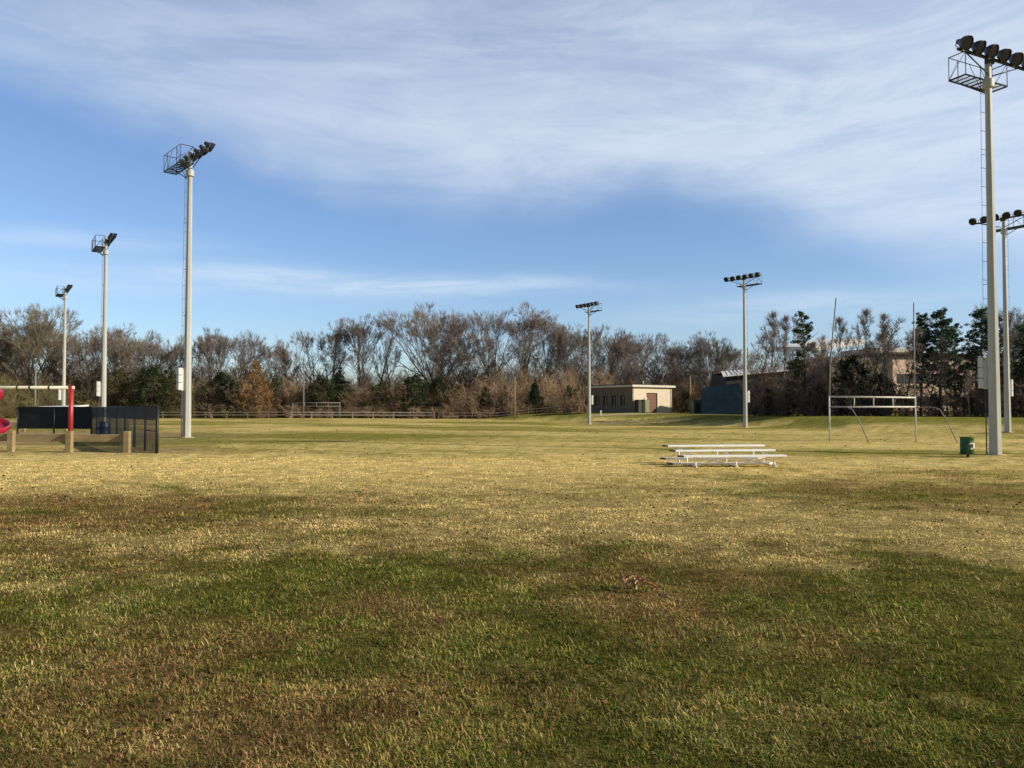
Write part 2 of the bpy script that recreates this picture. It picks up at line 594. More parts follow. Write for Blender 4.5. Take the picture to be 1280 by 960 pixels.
# ------------------------------------------------------------------ trees
def tubes_np(S, n):
    """S: array rows (p0xyz, p1xyz, r0, r1) -> verts, quads"""
    S = np.asarray(S, float)
    p0, p1, r0, r1 = S[:, :3], S[:, 3:6], S[:, 6], S[:, 7]
    d = p1 - p0
    d /= np.maximum(np.linalg.norm(d, axis=1), 1e-6)[:, None]
    up = np.where(np.abs(d[:, 2:3]) < .9, np.array([[0, 0, 1.0]]), np.array([[1.0, 0, 0]]))
    a = np.cross(d, up)
    a /= np.linalg.norm(a, axis=1)[:, None]
    b = np.cross(d, a)
    m = len(S)
    V = np.empty((m, 2 * n, 3))
    for j in range(n):
        t = 2 * PI * j / n
        o = a * math.cos(t) + b * math.sin(t)
        V[:, j] = p0 + o * r0[:, None]
        V[:, n + j] = p1 + o * r1[:, None]
    i = np.arange(m)[:, None] * 2 * n
    q = []
    for j in range(n):
        j2 = (j + 1) % n
        q.append(np.concatenate([i + j, i + j2, i + n + j2, i + n + j], 1))
    return V.reshape(-1, 3), np.concatenate(q, 0)


def grow_tree(seed, H, trunk=.3, limbs=4, spread=35, ratio=.78, levels=7, trunk_r=.28, lean=0.0, up=.10, wander=.10, twigs=3, central=False, split=26):
    rd = random.Random(seed)
    big, small = [], []

    def vec_perp(d):
        v = Vector((rd.uniform(-1, 1), rd.uniform(-1, 1), rd.uniform(-1, 1)))
        return (v - d * v.dot(d)).normalized()

    def spray(p, d, n, T):
        for _ in range(n):
            a = rd.uniform(.08, .6)
            dd = (d + vec_perp(d) * a + Vector((0, 0, .12))).normalized()
            T1 = T * rd.uniform(.6, 1.2)
            m = p + dd * T1 * .5
            dd2 = (dd + vec_perp(dd) * .18 + Vector((0, 0, .08))).normalized()
            e = m + dd2 * T1 * .5
            small.append((*p, *m, .017, .014)); small.append((*m, *e, .014, .007))
            for _k in range(2):
                b = m if _k else p.lerp(m, .6)
                d3 = (dd + vec_perp(dd) * rd.uniform(.35, .8)).normalized()
                small.append((*b, *(b + d3 * T1 * rd.uniform(.3, .5)), .011, .006))

    def branch(p, d, L, r, lv):
        steps = 3 if lv < 3 else 2
        r_end = r * .7
        for k in range(steps):
            d = (d + vec_perp(d) * rd.uniform(.2, 1) * wander + Vector((0, 0, up))).normalized()
            q = p + d * (L / steps)
            ra = r + (r_end - r) * k / steps
            rb = r + (r_end - r) * (k + 1) / steps
            (big if lv <= 2 else small).append((*p, *q, max(ra, .017), max(rb, .015)))
            if lv >= 1 and rd.random() < (.62 if lv < 4 else .45):
                a = R(rd.uniform(28, 55))
                dd = (d * math.cos(a) + vec_perp(d) * math.sin(a)).normalized()
                if lv + 3 <= levels:
                    branch(q, dd, L * rd.uniform(.5, .72), max(rb * .45, .02), lv + 3)
                else:
                    spray(q, dd, 2, T0)
            p = q
        if lv >= levels:
            spray(p, d, twigs, T0)
            return
        nk = 2 if rd.random() < .65 else 3
        for k in range(nk):
            ang = R(split) * rd.uniform(.5, 1.3) * (.6 if k == 0 else 1)
            dd = (d * math.cos(ang) + vec_perp(d) * math.sin(ang)).normalized()
            branch(p, dd, L * ratio * rd.uniform(.85, 1.12), max(r_end * (.9 if k == 0 else .7), .022), lv + 1)

    T0 = H * .066
    p = Vector((0, 0, -.3))
    d = Vector((lean, lean * .3, 1)).normalized()
    L = H * trunk
    steps = 5
    r = trunk_r
    if central:
        steps = 12
        L = H * .92
    for k in range(steps):
        d = (d + vec_perp(d) * wander * (.35 if central else .5)).normalized()
        q = p + d * ((L + .3) / steps)
        r0 = r * (1.25 if k == 0 else 1)
        if central:
            r1 = max(trunk_r * (1 - (k + 1) / steps) ** .8, .02)
        else:
            r1 = r * .95
        big.append((*p, *q, r0, r1))
        r = r1
        p = q
        if central and k >= 3:
            for _ in range(rd.choice((1, 2, 2))):
                az = rd.uniform(0, 2 * PI)
                e = R(rd.uniform(spread * .7, spread * 1.3))
                dd = Vector((math.cos(az) * math.sin(e), math.sin(az) * math.sin(e), math.cos(e)))
                branch(p, dd, H * .16 * (1.15 - k / steps), max(r * .55, .02), max(levels - 2, 1))
    if not central:
        a0 = rd.uniform(0, 2 * PI)
        # first crotch limbs, some from lower on the trunk
        for k in range(limbs):
            az = a0 + 2 * PI * k / limbs + rd.uniform(-.4, .4)
            e = R(spread) * rd.uniform(.35, 1.2)
            if k == 0: e *= .3
            dd = Vector((math.cos(az) * math.sin(e), math.sin(az) * math.sin(e), math.cos(e)))
            branch(p, dd, H * .2 * rd.uniform(.85, 1.15), r * rd.uniform(.5, .75), 1)
    # scale to wanted height
    allz = max(s[5] for s in small)
    kx = H / allz
    big = np.array(big) * np.array([kx] * 6 + [1, 1])
    small = np.array(small) * np.array([kx] * 6 + [1, 1])
    return big, small


def tree_proto(kind, bark, twig, **kw):
    big, small = grow_tree(**kw)
    v1, q1 = tubes_np(big, 6)
    v2, q2 = tubes_np(small, 3)
    return ('bare', v1, q1, v2, q2, bark, twig, kw['H'])


def leaf_cloud(centres, rad, per, size, cols, seed, flat=.0, aspect=1.0):
    """clumps of small leaf quads; centres (n,3), rad (n,), cols (n,3)"""
    rg = np.random.default_rng(seed)
    n = len(centres)
    N_ = n * per
    ci = np.repeat(np.arange(n), per)
    d = rg.normal(size=(N_, 3))
    d /= np.linalg.norm(d, axis=1)[:, None]
    rr = rad[ci] * rg.random(N_) ** .45
    p = centres[ci] + d * rr[:, None] * np.array([1, 1, 1 - flat])
    s = size * rg.uniform(.6, 1.3, N_)
    u = rg.normal(size=(N_, 3)); u /= np.linalg.norm(u, axis=1)[:, None]
    w = np.cross(u, rg.normal(size=(N_, 3))); w /= np.linalg.norm(w, axis=1)[:, None]
    u = u * (s * aspect)[:, None]; w = w * s[:, None]
    V = np.stack([p - u, p + w * .5, p + u, p - w * .5], 1)
    c = cols[ci] * rg.uniform(.7, 1.35, N_)[:, None]
    f = np.arange(N_ * 4).reshape(N_, 4)
    return V.reshape(-1, 3), f, np.repeat(c, 4, 0)


def crown_shape(seed, H, W, z0, kind, n):
    """clump centres for a dense crown between z0 and H"""
    rg = np.random.default_rng(seed)
    C, rad = [], []
    while len(C) < n:
        t = rg.random()
        if kind == 'round':
            prof = math.sin(PI * min(1, t * .93 + .07)) ** .55
        elif kind == 'cone':
            prof = (1 - t) ** .75 * .97 + .03
        else:
            prof = (1 - t ** 2.2) ** .6
        az = rg.uniform(0, 2 * PI)
        lob = .74 + .34 * math.sin(az * 2 + seed) * math.sin(t * 5 + seed * 1.7) + .2 * math.sin(az * 5 + t * 11) + rg.normal() * .1
        rr = prof * W / 2 * lob * rg.uniform(.35, 1.0) ** .5
        C.append((rr * math.cos(az), rr * math.sin(az), z0 + t * (H - z0) + rg.normal() * .35))
        rad.append(H * .055 * rg.uniform(.5, 1.7))
    return np.array(C), np.array(rad)


def bush_proto(seed, H, W, z0, kind, nclump, per, size, c1, c2, bark, trunk_r=.15):
    C, rad = crown_shape(seed, H, W, z0, kind, nclump)
    rg = np.random.default_rng(seed + 5)
    t = rg.random(len(C))[:, None] ** 1.3
    cols = np.array(c1) * (1 - t) + np.array(c2) * t
    v2, q2, cc = leaf_cloud(C, rad, per, size, cols, seed + 9)
    big = [(0, 0, -.2, 0, 0, H * .8, trunk_r, .03)]
    for k in range(26):
        c = C[rg.integers(len(C))]
        z = max(.3, c[2] * .65)
        big.append((0, 0, z, *(c * [.85, .85, 1]), trunk_r * .3, .015))
    v1, q1 = tubes_np(np.array(big), 6)
    return ('leafy', v1, q1, v2, q2, bark, cc, H)


def pine_proto(seed, H, W, z0, c1, c2, dens=1.0):
    rd = random.Random(seed)
    big = []
    n = 10
    px, py = 0, 0
    pts = [Vector((0, 0, -.3))]
    for k in range(n):
        px += rd.uniform(-.12, .12); py += rd.uniform(-.12, .12)
        pts.append(Vector((px, py, H * (k + 1) / n * .99)))
    for k in range(n):
        big.append((*pts[k], *pts[k + 1], .17 * (1 - k / n) + .03, .17 * (1 - (k + 1) / n) + .03))
    C, rad = [], []
    z = z0
    while z < H * .98:
        t = (z - z0) / (H - z0)
        base = pts[min(n, int(z / H * n))]
        for _ in range(rd.choice((4, 5, 6))):
            if rd.random() < .12: continue
            az = rd.uniform(0, 2 * PI)
            L = W / 2 * (1 - t) ** .65 * rd.uniform(.5, 1.15) * (.75 + .6 * t if t < .3 else 1) + .25
            e = Vector((base.x + math.cos(az) * L, base.y + math.sin(az) * L, z + L * rd.uniform(.1, .95) + rd.uniform(-.25, .25)))
            m = Vector((base.x, base.y, z)).lerp(e, .5) - Vector((0, 0, .05))
            big.append((base.x, base.y, z, *m, .045, .03)); big.append((*m, *e, .03, .015))
            for f in ([1.0, .72, .45] if L > .9 else [1.0, .6]):
                if rd.random() < .85 * dens:
                    q = Vector((base.x, base.y, z)).lerp(e, f) + Vector((rd.uniform(-.2, .2), rd.uniform(-.2, .2), .12))
                    C.append(q[:]); rad.append(rd.uniform(.2, .42))
        z += H * .034 * rd.uniform(.7, 1.3)
    C.append((px, py, H)); rad.append(.3)
    C, rad = np.array(C), np.array(rad)
    rg = np.random.default_rng(seed)
    t = rg.random(len(C))[:, None]
    cols = np.array(c1) * (1 - t) + np.array(c2) * t
    v2, q2, cc = leaf_cloud(C, rad, 44, .09, cols, seed + 3, .35, 1.3)
    v1, q1 = tubes_np(np.array(big), 5)
    return ('leafy', v1, q1, v2, q2, M['bark'], cc, H)


PROTO_OBJ = {}


def place_tree(key, proto, name, px, Y, top_y, label, cat='tree', group=None, sxy=1.0, rz=None, crown_name='crown'):
    """top_y: photo row the crown top reaches, used to get the real height at that distance"""
    x = at(px, Y)
    z = tz(x, Y)
    Ht = (512 - top_y + (5 if name == 'bare_tree' else 0)) / 1000.0 * Y + CAM_H - z
    if key not in PROTO_OBJ:
        kind, v1, q1, v2, q2, bark, c, H = proto
        root = empty(name, (0, 0, 0))
        np_mesh('trunk', v1, q1, bark, root, smooth=True)
        if kind == 'bare':
            np_mesh(crown_name, v2, q2, c, root)
        else:
            np_mesh(crown_name, v2, q2, M['leafcol'], root, cols=c)
        PROTO_OBJ[key] = (root, H)
        o = root
    else:
        root, H = PROTO_OBJ[key]
        o = copy_tree(root)
        o.name = name
    k = Ht / H
    o.location = (x, Y, z)
    o.scale = (k * sxy, k * sxy, k)
    o.rotation_euler = (0, 0, random.uniform(0, 6.28) if rz is None else rz)
    tag(o, label, cat, group)
    return o


def build_trees():
    P = {
        'round': tree_proto('b', M['bark'], M['twig'], seed=3, H=19, trunk=.2, limbs=8, spread=46, levels=6, trunk_r=.42, up=.04, wander=.08, twigs=4, split=20, ratio=.82),
        'round2': tree_proto('b', M['bark'], M['twig'], seed=14, H=18, trunk=.3, limbs=5, spread=40, levels=6, trunk_r=.34, up=.035, wander=.12, twigs=3, split=23, ratio=.82),
        'oak': tree_proto('b', M['bark_dark'], M['twig_red'], seed=25, H=17, trunk=.24, limbs=6, spread=52, levels=6, trunk_r=.4, up=.03, wander=.16, twigs=3, split=25, ratio=.8),
        'tall': tree_proto('b', M['bark'], M['twig'], seed=36, H=18, trunk=.34, limbs=4, spread=24, levels=6, trunk_r=.26, up=.06, wander=.13, twigs=3, split=19, ratio=.84),
        'narrow': tree_proto('b', M['bark'], M['twig_olive'], seed=47, H=18, levels=4, trunk_r=.22, central=True, spread=40, up=.14, wander=.14, twigs=3, split=22),
        'lean': tree_proto('b', M['bark_dark'], M['twig'], seed=58, H=15, trunk=.3, limbs=4, spread=50, levels=5, trunk_r=.26, up=.05, wander=.25, lean=.22, twigs=4, split=28, ratio=.82),
        'red': tree_proto('b', M['bark'], M['twig_red'], seed=69, H=15, trunk=.18, limbs=7, spread=32, levels=5, trunk_r=.24, up=.07, wander=.13, twigs=4, split=21, ratio=.84),
        'olive': tree_proto('b', M['bark'], M['twig_olive'], seed=80, H=17, trunk=.18, limbs=7, spread=46, levels=6, trunk_r=.36, up=.04, wander=.15, twigs=3, split=25, ratio=.8),
        'pole': tree_proto('b', M['bark'], M['twig'], seed=91, H=14, levels=4, trunk_r=.12, central=True, spread=25, up=.16, wander=.1, twigs=2, split=18),
        'pole2': tree_proto('b', M['bark_dark'], M['twig_red'], seed=92, H=13, levels=4, trunk_r=.12, central=True, spread=31, up=.13, wander=.14, twigs=2, split=22),
    }
    rows = [
        # key, px, depth, top_y, sxy, label
        ('olive', -150, 128, 402, 1.0, 'bare olive-grey tree beyond the left edge of the playground'),
        ('round2', -85, 132, 396, 1.0, 'spreading bare tree farthest left behind the playground'),
        ('red', -35, 128, 412, 1.1, 'reddish bare tree left of the thin pole behind the playground'),
        ('olive', 5, 130, 408, 1.0, 'bare tree at the left edge of the wood, above the red slide'),
        ('olive', 42, 128, 379, 1.05, 'tallest dense bare tree of the left wood, over the thin pole behind the swings'),
        ('oak', 84, 133, 402, .9, 'bare tree standing behind the farthest left floodlight mast'),
        ('red', 112, 128, 412, 1.0, 'low bare tree between the two farther left floodlight masts'),
        ('olive', 150, 132, 406, 1.0, 'bare twiggy tree just right of the middle left floodlight mast'),
        ('red', 182, 130, 418, 1.1, 'bare reddish tree between the middle and nearest left masts'),
        ('red', 214, 134, 424, 1.0, 'bare tree just left of the nearest left floodlight mast'),
        ('round', 264, 133, 411, .95, 'dark spreading bare tree just right of the nearest left mast'),
        ('oak', 296, 138, 417, .85, 'bare tree with upright limbs left of the orange-leaved tree'),
        ('round2', 338, 140, 431, .9, 'pale thin bare tree above the orange-leaved tree'),
        ('tall', 358, 146, 427, .9, 'slim bare tree just right of the orange-leaved tree'),
        ('lean', 402, 140, 416, 1.0, 'leaning bare tree with crooked limbs above the far white goal'),
        ('tall', 417, 138, 403, .95, 'straight bare tree right behind the far white goal'),
        ('tall', 448, 136, 393, 1.05, 'tall forked bare tree right of the far white goal'),
        ('narrow', 471, 138, 397, 1.0, 'slender bare tree with short side branches, left of the branchless one'),
        ('narrow', 490, 141, 402, .75, 'very narrow bare tree left of the biggest round crown'),
        ('round', 543, 135, 380, 1.12, 'largest bare tree with full round crown, behind the twin evergreens'),
        ('oak', 582, 143, 420, .9, 'low dark bare tree between the two biggest round crowns'),
        ('round2', 614, 136, 386, .95, 'big bare tree with open forks, left of the far wooden pole'),
        ('tall', 660, 137, 384, 1.25, 'tall straight bare tree with fanned top behind the far wooden pole'),
        ('round2', 688, 142, 400, .85, 'dense bare tree right of the fan-topped tall tree'),
        ('tall', 707, 138, 404, 1.1, 'upright bare tree left of the distant centre floodlight mast'),
        ('red', 728, 140, 403, 1.0, 'reddish bare tree behind the distant centre floodlight mast'),
        ('oak', 752, 146, 414, .85, 'bare tree behind the left end of the small masonry building'),
        ('red', 776, 142, 418, 1.1, 'bare tree behind the middle of the small masonry building'),
        ('round2', 800, 148, 419, .9, 'bare tree over the roof corner of the small masonry building'),
        ('oak', 826, 144, 424, .9, 'wide dark bare tree behind the brown door of the building'),
        ('red', 850, 148, 430, 1.0, 'bare tree over the right end of the small masonry building'),
        ('round', 887, 142, 417, .85, 'open round bare tree rising between the small building and the barn'),
        ('red', 915, 146, 432, 1.0, 'bare tree rising above the low end of the barn roof'),
        ('pole2', 944, 100, 404, 1.2, 'thin upright bare tree right of the right-centre floodlight mast'),
        ('pole', 962, 146, 391, 1.2, 'tallest whippy bare tree rising behind the barn roof'),
        ('pole', 978, 101, 396, 1.1, 'whippy bare tree second left of the tall dark pine'),
        ('pole2', 992, 146, 400, 1.1, 'thin bare tree touching the tall dark pine on its left'),
        ('pole2', 1030, 95, 424, 1.1, 'low bare tree just left of the leaning goal upright'),
        ('pole', 1058, 92, 398, 1.2, 'thin bare tree over the pale roof, right of the leaning upright'),
        ('pole', 1076, 90, 388, 1.2, 'tallest thin bare tree between the two goal uprights'),
        ('pole2', 1093, 93, 400, 1.2, 'thin bare tree over the right end of the pale roof'),
        ('pole', 1112, 90, 394, 1.1, 'thin bare tree in front of the brick wall, left one'),
        ('pole2', 1131, 92, 398, 1.1, 'thin bare tree just left of the straight goal upright'),
        ('pole', 1015, 89, 430, 1.4, 'low bare tree right at the foot of the tall ragged pine'),
        ('pole2', 1040, 86, 418, 1.3, 'bare brown tree directly behind the leaning goal upright'),
        ('pole2', 1086, 84, 415, 1.3, 'brown bare tree behind the middle of the goal crossbar'),
        ('pole', 1104, 84, 408, 1.2, 'slim bare tree in front of the left edge of the brick wall'),
        ('pole', 1142, 83, 412, 1.2, 'slim bare tree exactly behind the straight goal upright'),
        ('pole2', 1160, 82, 430, 1.2, 'bare brown tree between the first two pines right of the goal'),
        ('pole', 1184, 81, 425, 1.2, 'bare tree in front of the tallest pine right of the goal'),
        ('pole2', 1204, 82, 430, 1.2, 'brown bare tree between the pines and the near right mast'),
        ('pole', 1262, 79, 392, 1.2, 'thin bare tree showing between the two right masts'),
        ('pole', 1211, 78, 466, 1.1, 'small pale bare tree at the grass edge left of the near right mast'),
        ('round2', 1270, 92, 380, .8, 'bare tree right of the two right floodlight masts'),
        ('round2', 1330, 90, 372, .9, 'bare tree beyond the right edge of the field'),
        ('red', 1390, 86, 376, .9, 'reddish bare tree farthest right beyond the field'),
    ]
    grp = 'bare trees of the tree line'
    for key, px, Y, ty, sxy, lab in rows:
        if px < 930: Y += 11
        place_tree(key, P.get(key), 'bare_tree', px, Y, ty, lab, 'tree', grp, sxy, crown_name='branches')
    # evergreens and leafed trees
    dk, md = (.028, .038, .022), (.075, .092, .05)
    B = {
        'cedar': bush_proto(5, 8, 7, .2, 'round', 230, 46, .13, dk, md, M['bark_dark']),
        'cedar2': bush_proto(8, 7, 6, .2, 'cone', 210, 46, .12, dk, (.055, .08, .04), M['bark_dark']),
        'olivebush': bush_proto(12, 7, 7.5, .2, 'round', 190, 40, .12, (.06, .062, .028), (.15, .14, .07), M['bark_dark']),
        'gold': bush_proto(17, 9, 7.5, .4, 'dome', 240, 42, .12, (.17, .10, .045), (.38, .23, .10), M['bark']),
        'darkbush': bush_proto(21, 7, 8, .1, 'dome', 230, 44, .13, (.04, .045, .033), (.095, .095, .065), M['bark_dark']),
        'pine': pine_proto(31, 12, 4.3, 3.0, (.04, .065, .045), (.11, .16, .10)),
        'pine2': pine_proto(35, 12, 4.6, 2.2, (.04, .06, .035), (.12, .155, .075), .75),
    }
    ever = [
        ('olivebush', 152, 124, 466, 1.0, 'olive green leafy shrub right of the middle left mast', 'leafy_shrub'),
        ('cedar', 190, 122, 459, 1.1, 'dark green evergreen between the middle and nearest left masts', 'evergreen_tree'),
        ('olivebush', 216, 124, 470, .9, 'mottled green shrub hidden partly by the nearest left mast', 'leafy_shrub'),
        ('cedar', 277, 126, 466, 1.05, 'rounded dark evergreen just left of the orange-leaved tree', 'evergreen_tree'),
        ('gold', 320, 123, 456, .95, 'orange-brown tree still holding its dead leaves', 'beech_tree'),
        ('olivebush', 345, 128, 474, .8, 'brownish green shrub touching the orange-leaved tree on the right', 'leafy_shrub'),
        ('cedar', 400, 126, 470, 1.0, 'dark evergreen behind the far white goal', 'evergreen_tree'),
        ('cedar2', 424, 128, 466, 1.1, 'pointed evergreen behind the right post of the far white goal', 'evergreen_tree'),
        ('olivebush', 478, 128, 479, .9, 'dull green shrub left of the twin evergreens', 'leafy_shrub'),
        ('cedar', 519, 125, 469, 1.1, 'left and larger of the twin dark evergreens under the biggest round crown', 'evergreen_tree'),
        ('cedar', 550, 127, 472, .95, 'right and smaller of the twin dark evergreens under the biggest round crown', 'evergreen_tree'),
        ('darkbush', 608, 126, 486, .8, 'low blackish bush between the twin evergreens and the far wooden pole', 'evergreen_shrub'),
        ('olivebush', 634, 128, 482, .7, 'low green bush just left of the far wooden pole', 'leafy_shrub'),
        ('cedar2', 669, 125, 479, 1.15, 'small dark evergreen just right of the far wooden pole', 'evergreen_tree'),
        ('olivebush', 712, 124, 484, .8, 'olive shrub just left of the distant centre mast', 'leafy_shrub'),
        ('olivebush', 856, 134, 488, .7, 'green shrub at the right end of the small masonry building', 'leafy_shrub'),
        ('darkbush', 960, 96, 488, 1.0, 'dark tangled bush a little right of the right-centre mast', 'evergreen_shrub'),
        ('darkbush', 985, 94, 484, 1.0, 'dark tangled bush below the barn roof', 'evergreen_shrub'),
        ('pine2', 1006, 96, 391, 1.0, 'tall dark pine with ragged right side above the barn', 'pine_tree'),
        ('darkbush', 1024, 91, 482, 1.0, 'dark bush left of the goal', 'evergreen_shrub'),
        ('cedar', 1066, 88, 447, 1.1, 'big dark evergreen right of the leaning goal upright', 'evergreen_tree'),
        ('cedar', 1100, 86, 468, 1.0, 'dark evergreen behind the middle of the goal', 'evergreen_tree'),
        ('darkbush', 1130, 88, 496, .8, 'dark bush behind the right half of the goal', 'evergreen_shrub'),
        ('pine', 1150, 86, 395, .85, 'pine just right of the straight goal upright', 'pine_tree'),
        ('pine', 1175, 84, 389, 1.05, 'tallest pine in the group right of the goal', 'pine_tree'),
        ('pine2', 1194, 85, 405, .9, 'right-hand pine of the group right of the goal', 'pine_tree'),
        ('darkbush', 1168, 86, 494, .9, 'dark bush under the pines right of the goal', 'evergreen_shrub'),
        ('darkbush', 1214, 87, 490, .8, 'dark bush behind the small pale bare tree', 'evergreen_shrub'),
        ('pine', 1228, 80, 388, 1.05, 'dark pine partly hidden by the near right mast', 'pine_tree'),
        ('pine2', 1244, 80, 398, .9, 'dark pine directly behind the near right mast', 'pine_tree'),
        ('darkbush', 1250, 82, 486, .9, 'dark bush at the foot of the pines behind the right masts', 'evergreen_shrub'),
        ('pine', 1282, 80, 408, 1.0, 'pine at the right edge beyond the two right masts', 'pine_tree'),
        ('darkbush', 1290, 82, 486, 1.0, 'dark bush at the right edge beyond the right masts', 'evergreen_shrub'),
        ('pine2', 1345, 78, 392, 1.0, 'pine standing past the right edge of the field', 'pine_tree'),
        ('darkbush', 1350, 80, 466, 1.0, 'dark bush past the right edge of the field', 'evergreen_shrub'),
        ('pine', 1430, 76, 385, 1.1, 'farthest right pine past the field', 'pine_tree'),
    ]
    cats = {'leafy_shrub': 'shrub', 'evergreen_shrub': 'shrub', 'evergreen_tree': 'evergreen', 'beech_tree': 'tree', 'pine_tree': 'pine'}
    grps = {'leafy_shrub': 'green shrubs along the far fence', 'evergreen_shrub': 'dark shrubs', 'evergreen_tree': 'evergreens along the tree line',
            'beech_tree': None, 'pine_tree': 'pines on the right'}
    for key, px, Y, ty, sxy, lab, nm in ever:
        if px < 800: Y += 11
        place_tree(key, B.get(key), nm, px, Y, ty, lab, cats[nm], grps[nm], sxy)


def scrub_proto(seed, H, W, nst):
    """bare thicket: many forking stems"""
    rd = random.Random(seed)
    S = []
    for k in range(nst):
        x0, y0 = rd.uniform(-W / 2, W / 2) * .8, rd.uniform(-W / 2, W / 2) * .8
        p = Vector((x0, y0, -.1))
        d = Vector((rd.uniform(-.25, .25), rd.uniform(-.25, .25), 1)).normalized()
        h = H * rd.uniform(.55, 1.0)
        n = 4
        for j in range(n):
            d = (d + Vector((rd.uniform(-.15, .15), rd.uniform(-.15, .15), .08))).normalized()
            q = p + d * h / n
            r0 = .035 * (1 - j / n) + .014
            S.append((*p, *q, r0, r0 * .75))
            for _ in range(7):
                t = rd.random()
                b = p.lerp(q, t)
                az = rd.uniform(0, 2 * PI)
                dd = Vector((math.cos(az) * .7, math.sin(az) * .7, rd.uniform(.3, 1.1))).normalized()
                L = rd.uniform(.5, 1.3) * H / 7
                m = b + dd * L
                S.append((*b, *m, .022, .014))
                for _k in range(3):
                    az = rd.uniform(0, 2 * PI)
                    d3 = (dd + Vector((math.cos(az) * .7, math.sin(az) * .7, .3))).normalized()
                    b2 = b.lerp(m, rd.uniform(.3, 1))
                    e = b2 + d3 * L * rd.uniform(.5, .9)
                    S.append((*b2, *e, .015, .008))
            p = q
    return np.array(S)


def mass(name, label, spots, protos, colfn, mat_, seed):
    """many thicket copies in one mesh. spots: (x,y,H)"""
    rg = np.random.default_rng(seed)
    VV, QQ, CC = [], [], []
    off = 0
    pm = [tubes_np(s, 3) for s in protos]
    for (x, y, H, w) in spots:
        v, q = pm[rg.integers(len(pm))]
        a = rg.uniform(0, 2 * PI)
        k = H / 7.0
        ca, sa = math.cos(a), math.sin(a)
        X = (v[:, 0] * ca - v[:, 1] * sa) * w + x
        Y = (v[:, 0] * sa + v[:, 1] * ca) * w + y
        Z = v[:, 2] * k + tz(x, y)
        VV.append(np.stack([X, Y, Z], 1))
        QQ.append(q + off)
        off += len(v)
        c = np.array(colfn(x, y, rg))
        sh = np.repeat(rg.uniform(.7, 1.3, len(v) // 6), 6)[:, None]
        CC.append(c[None, :] * sh)
    return tag(np_mesh(name, np.vstack(VV), np.vstack(QQ), mat_, cols=np.vstack(CC)), label, None, None, 'stuff')


def build_thickets():
    protos = [scrub_proto(200 + k, 7, 5, 13) for k in range(4)]
    rg = np.random.default_rng(77)
    # scrub belt behind the far fence: tan and olive bare stems
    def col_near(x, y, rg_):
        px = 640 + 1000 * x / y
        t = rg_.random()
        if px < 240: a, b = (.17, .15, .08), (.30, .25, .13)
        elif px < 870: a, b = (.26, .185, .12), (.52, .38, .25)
        else: a, b = (.14, .11, .09), (.26, .20, .155)  # right side darker: its deep shade is put into the stem colour
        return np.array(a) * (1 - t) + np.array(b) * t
    sp = []
    for row, (dd, hh) in enumerate(((4, 2.6), (8, 5.6), (12, 6.6), (17, 7.8), (23, 9.0))):
        px = -330.0
        while px < 880:
            Y = np.interp(px, [-330, 300, 700, 880], [118, 131, 130, 138]) + dd + rg.uniform(-1.5, 1.5)
            if not (725 < px < 905 and Y < 148):
                H = hh * rg.uniform(.75, 1.2) * (1.12 if px < 240 else 1)
                if 735 < px: H *= .95
                sp.append((at(px, Y), Y, H, rg.uniform(.9, 1.2)))
            px += rg.uniform(15, 24) * (1.5 if row == 0 else 1)
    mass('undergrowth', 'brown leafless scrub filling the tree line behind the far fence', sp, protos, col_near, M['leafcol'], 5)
    sp = []
    for row, (dd, hh) in enumerate(((0, 3.6), (3, 5.0), (7, 6.2))):
        px = 952.0
        while px < 1600:
            Y = np.interp(px, [925, 1060, 1280, 1600], [96, 86, 78, 72]) + dd + rg.uniform(-1, 1)
            if not (1105 < px < 1205 and row > 0):
                sp.append((at(px, Y), Y, hh * rg.uniform(.75, 1.2), rg.uniform(.8, 1.1)))
            px += rg.uniform(30, 46)
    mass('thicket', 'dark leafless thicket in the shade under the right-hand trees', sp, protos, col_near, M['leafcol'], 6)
    # the wood beyond
    protos2 = [scrub_proto(300 + k, 7, 7, 12) for k in range(3)]
    sp = []
    for dd in (0, 14, 28):
        px = -380.0
        while px < 1500:
            Y = 163 + dd + rg.uniform(-4, 4)
            H = np.interp(px, [-380, 0, 220, 380, 560, 760, 900, 1000, 1500], [15, 15, 12, 9.5, 12.5, 13.5, 12, 14, 15]) * rg.uniform(.75, 1.1)
            sp.append((at(px, Y), Y, H, rg.uniform(1.1, 1.5)))
            px += rg.uniform(24, 38)
    mass('distant_wood', 'hazy brown bare wood beyond the tree line', sp, protos2,
         lambda x, y, r_: np.array((.24, .185, .155)) * r_.uniform(.8, 1.2), M['leafcol'], 7)


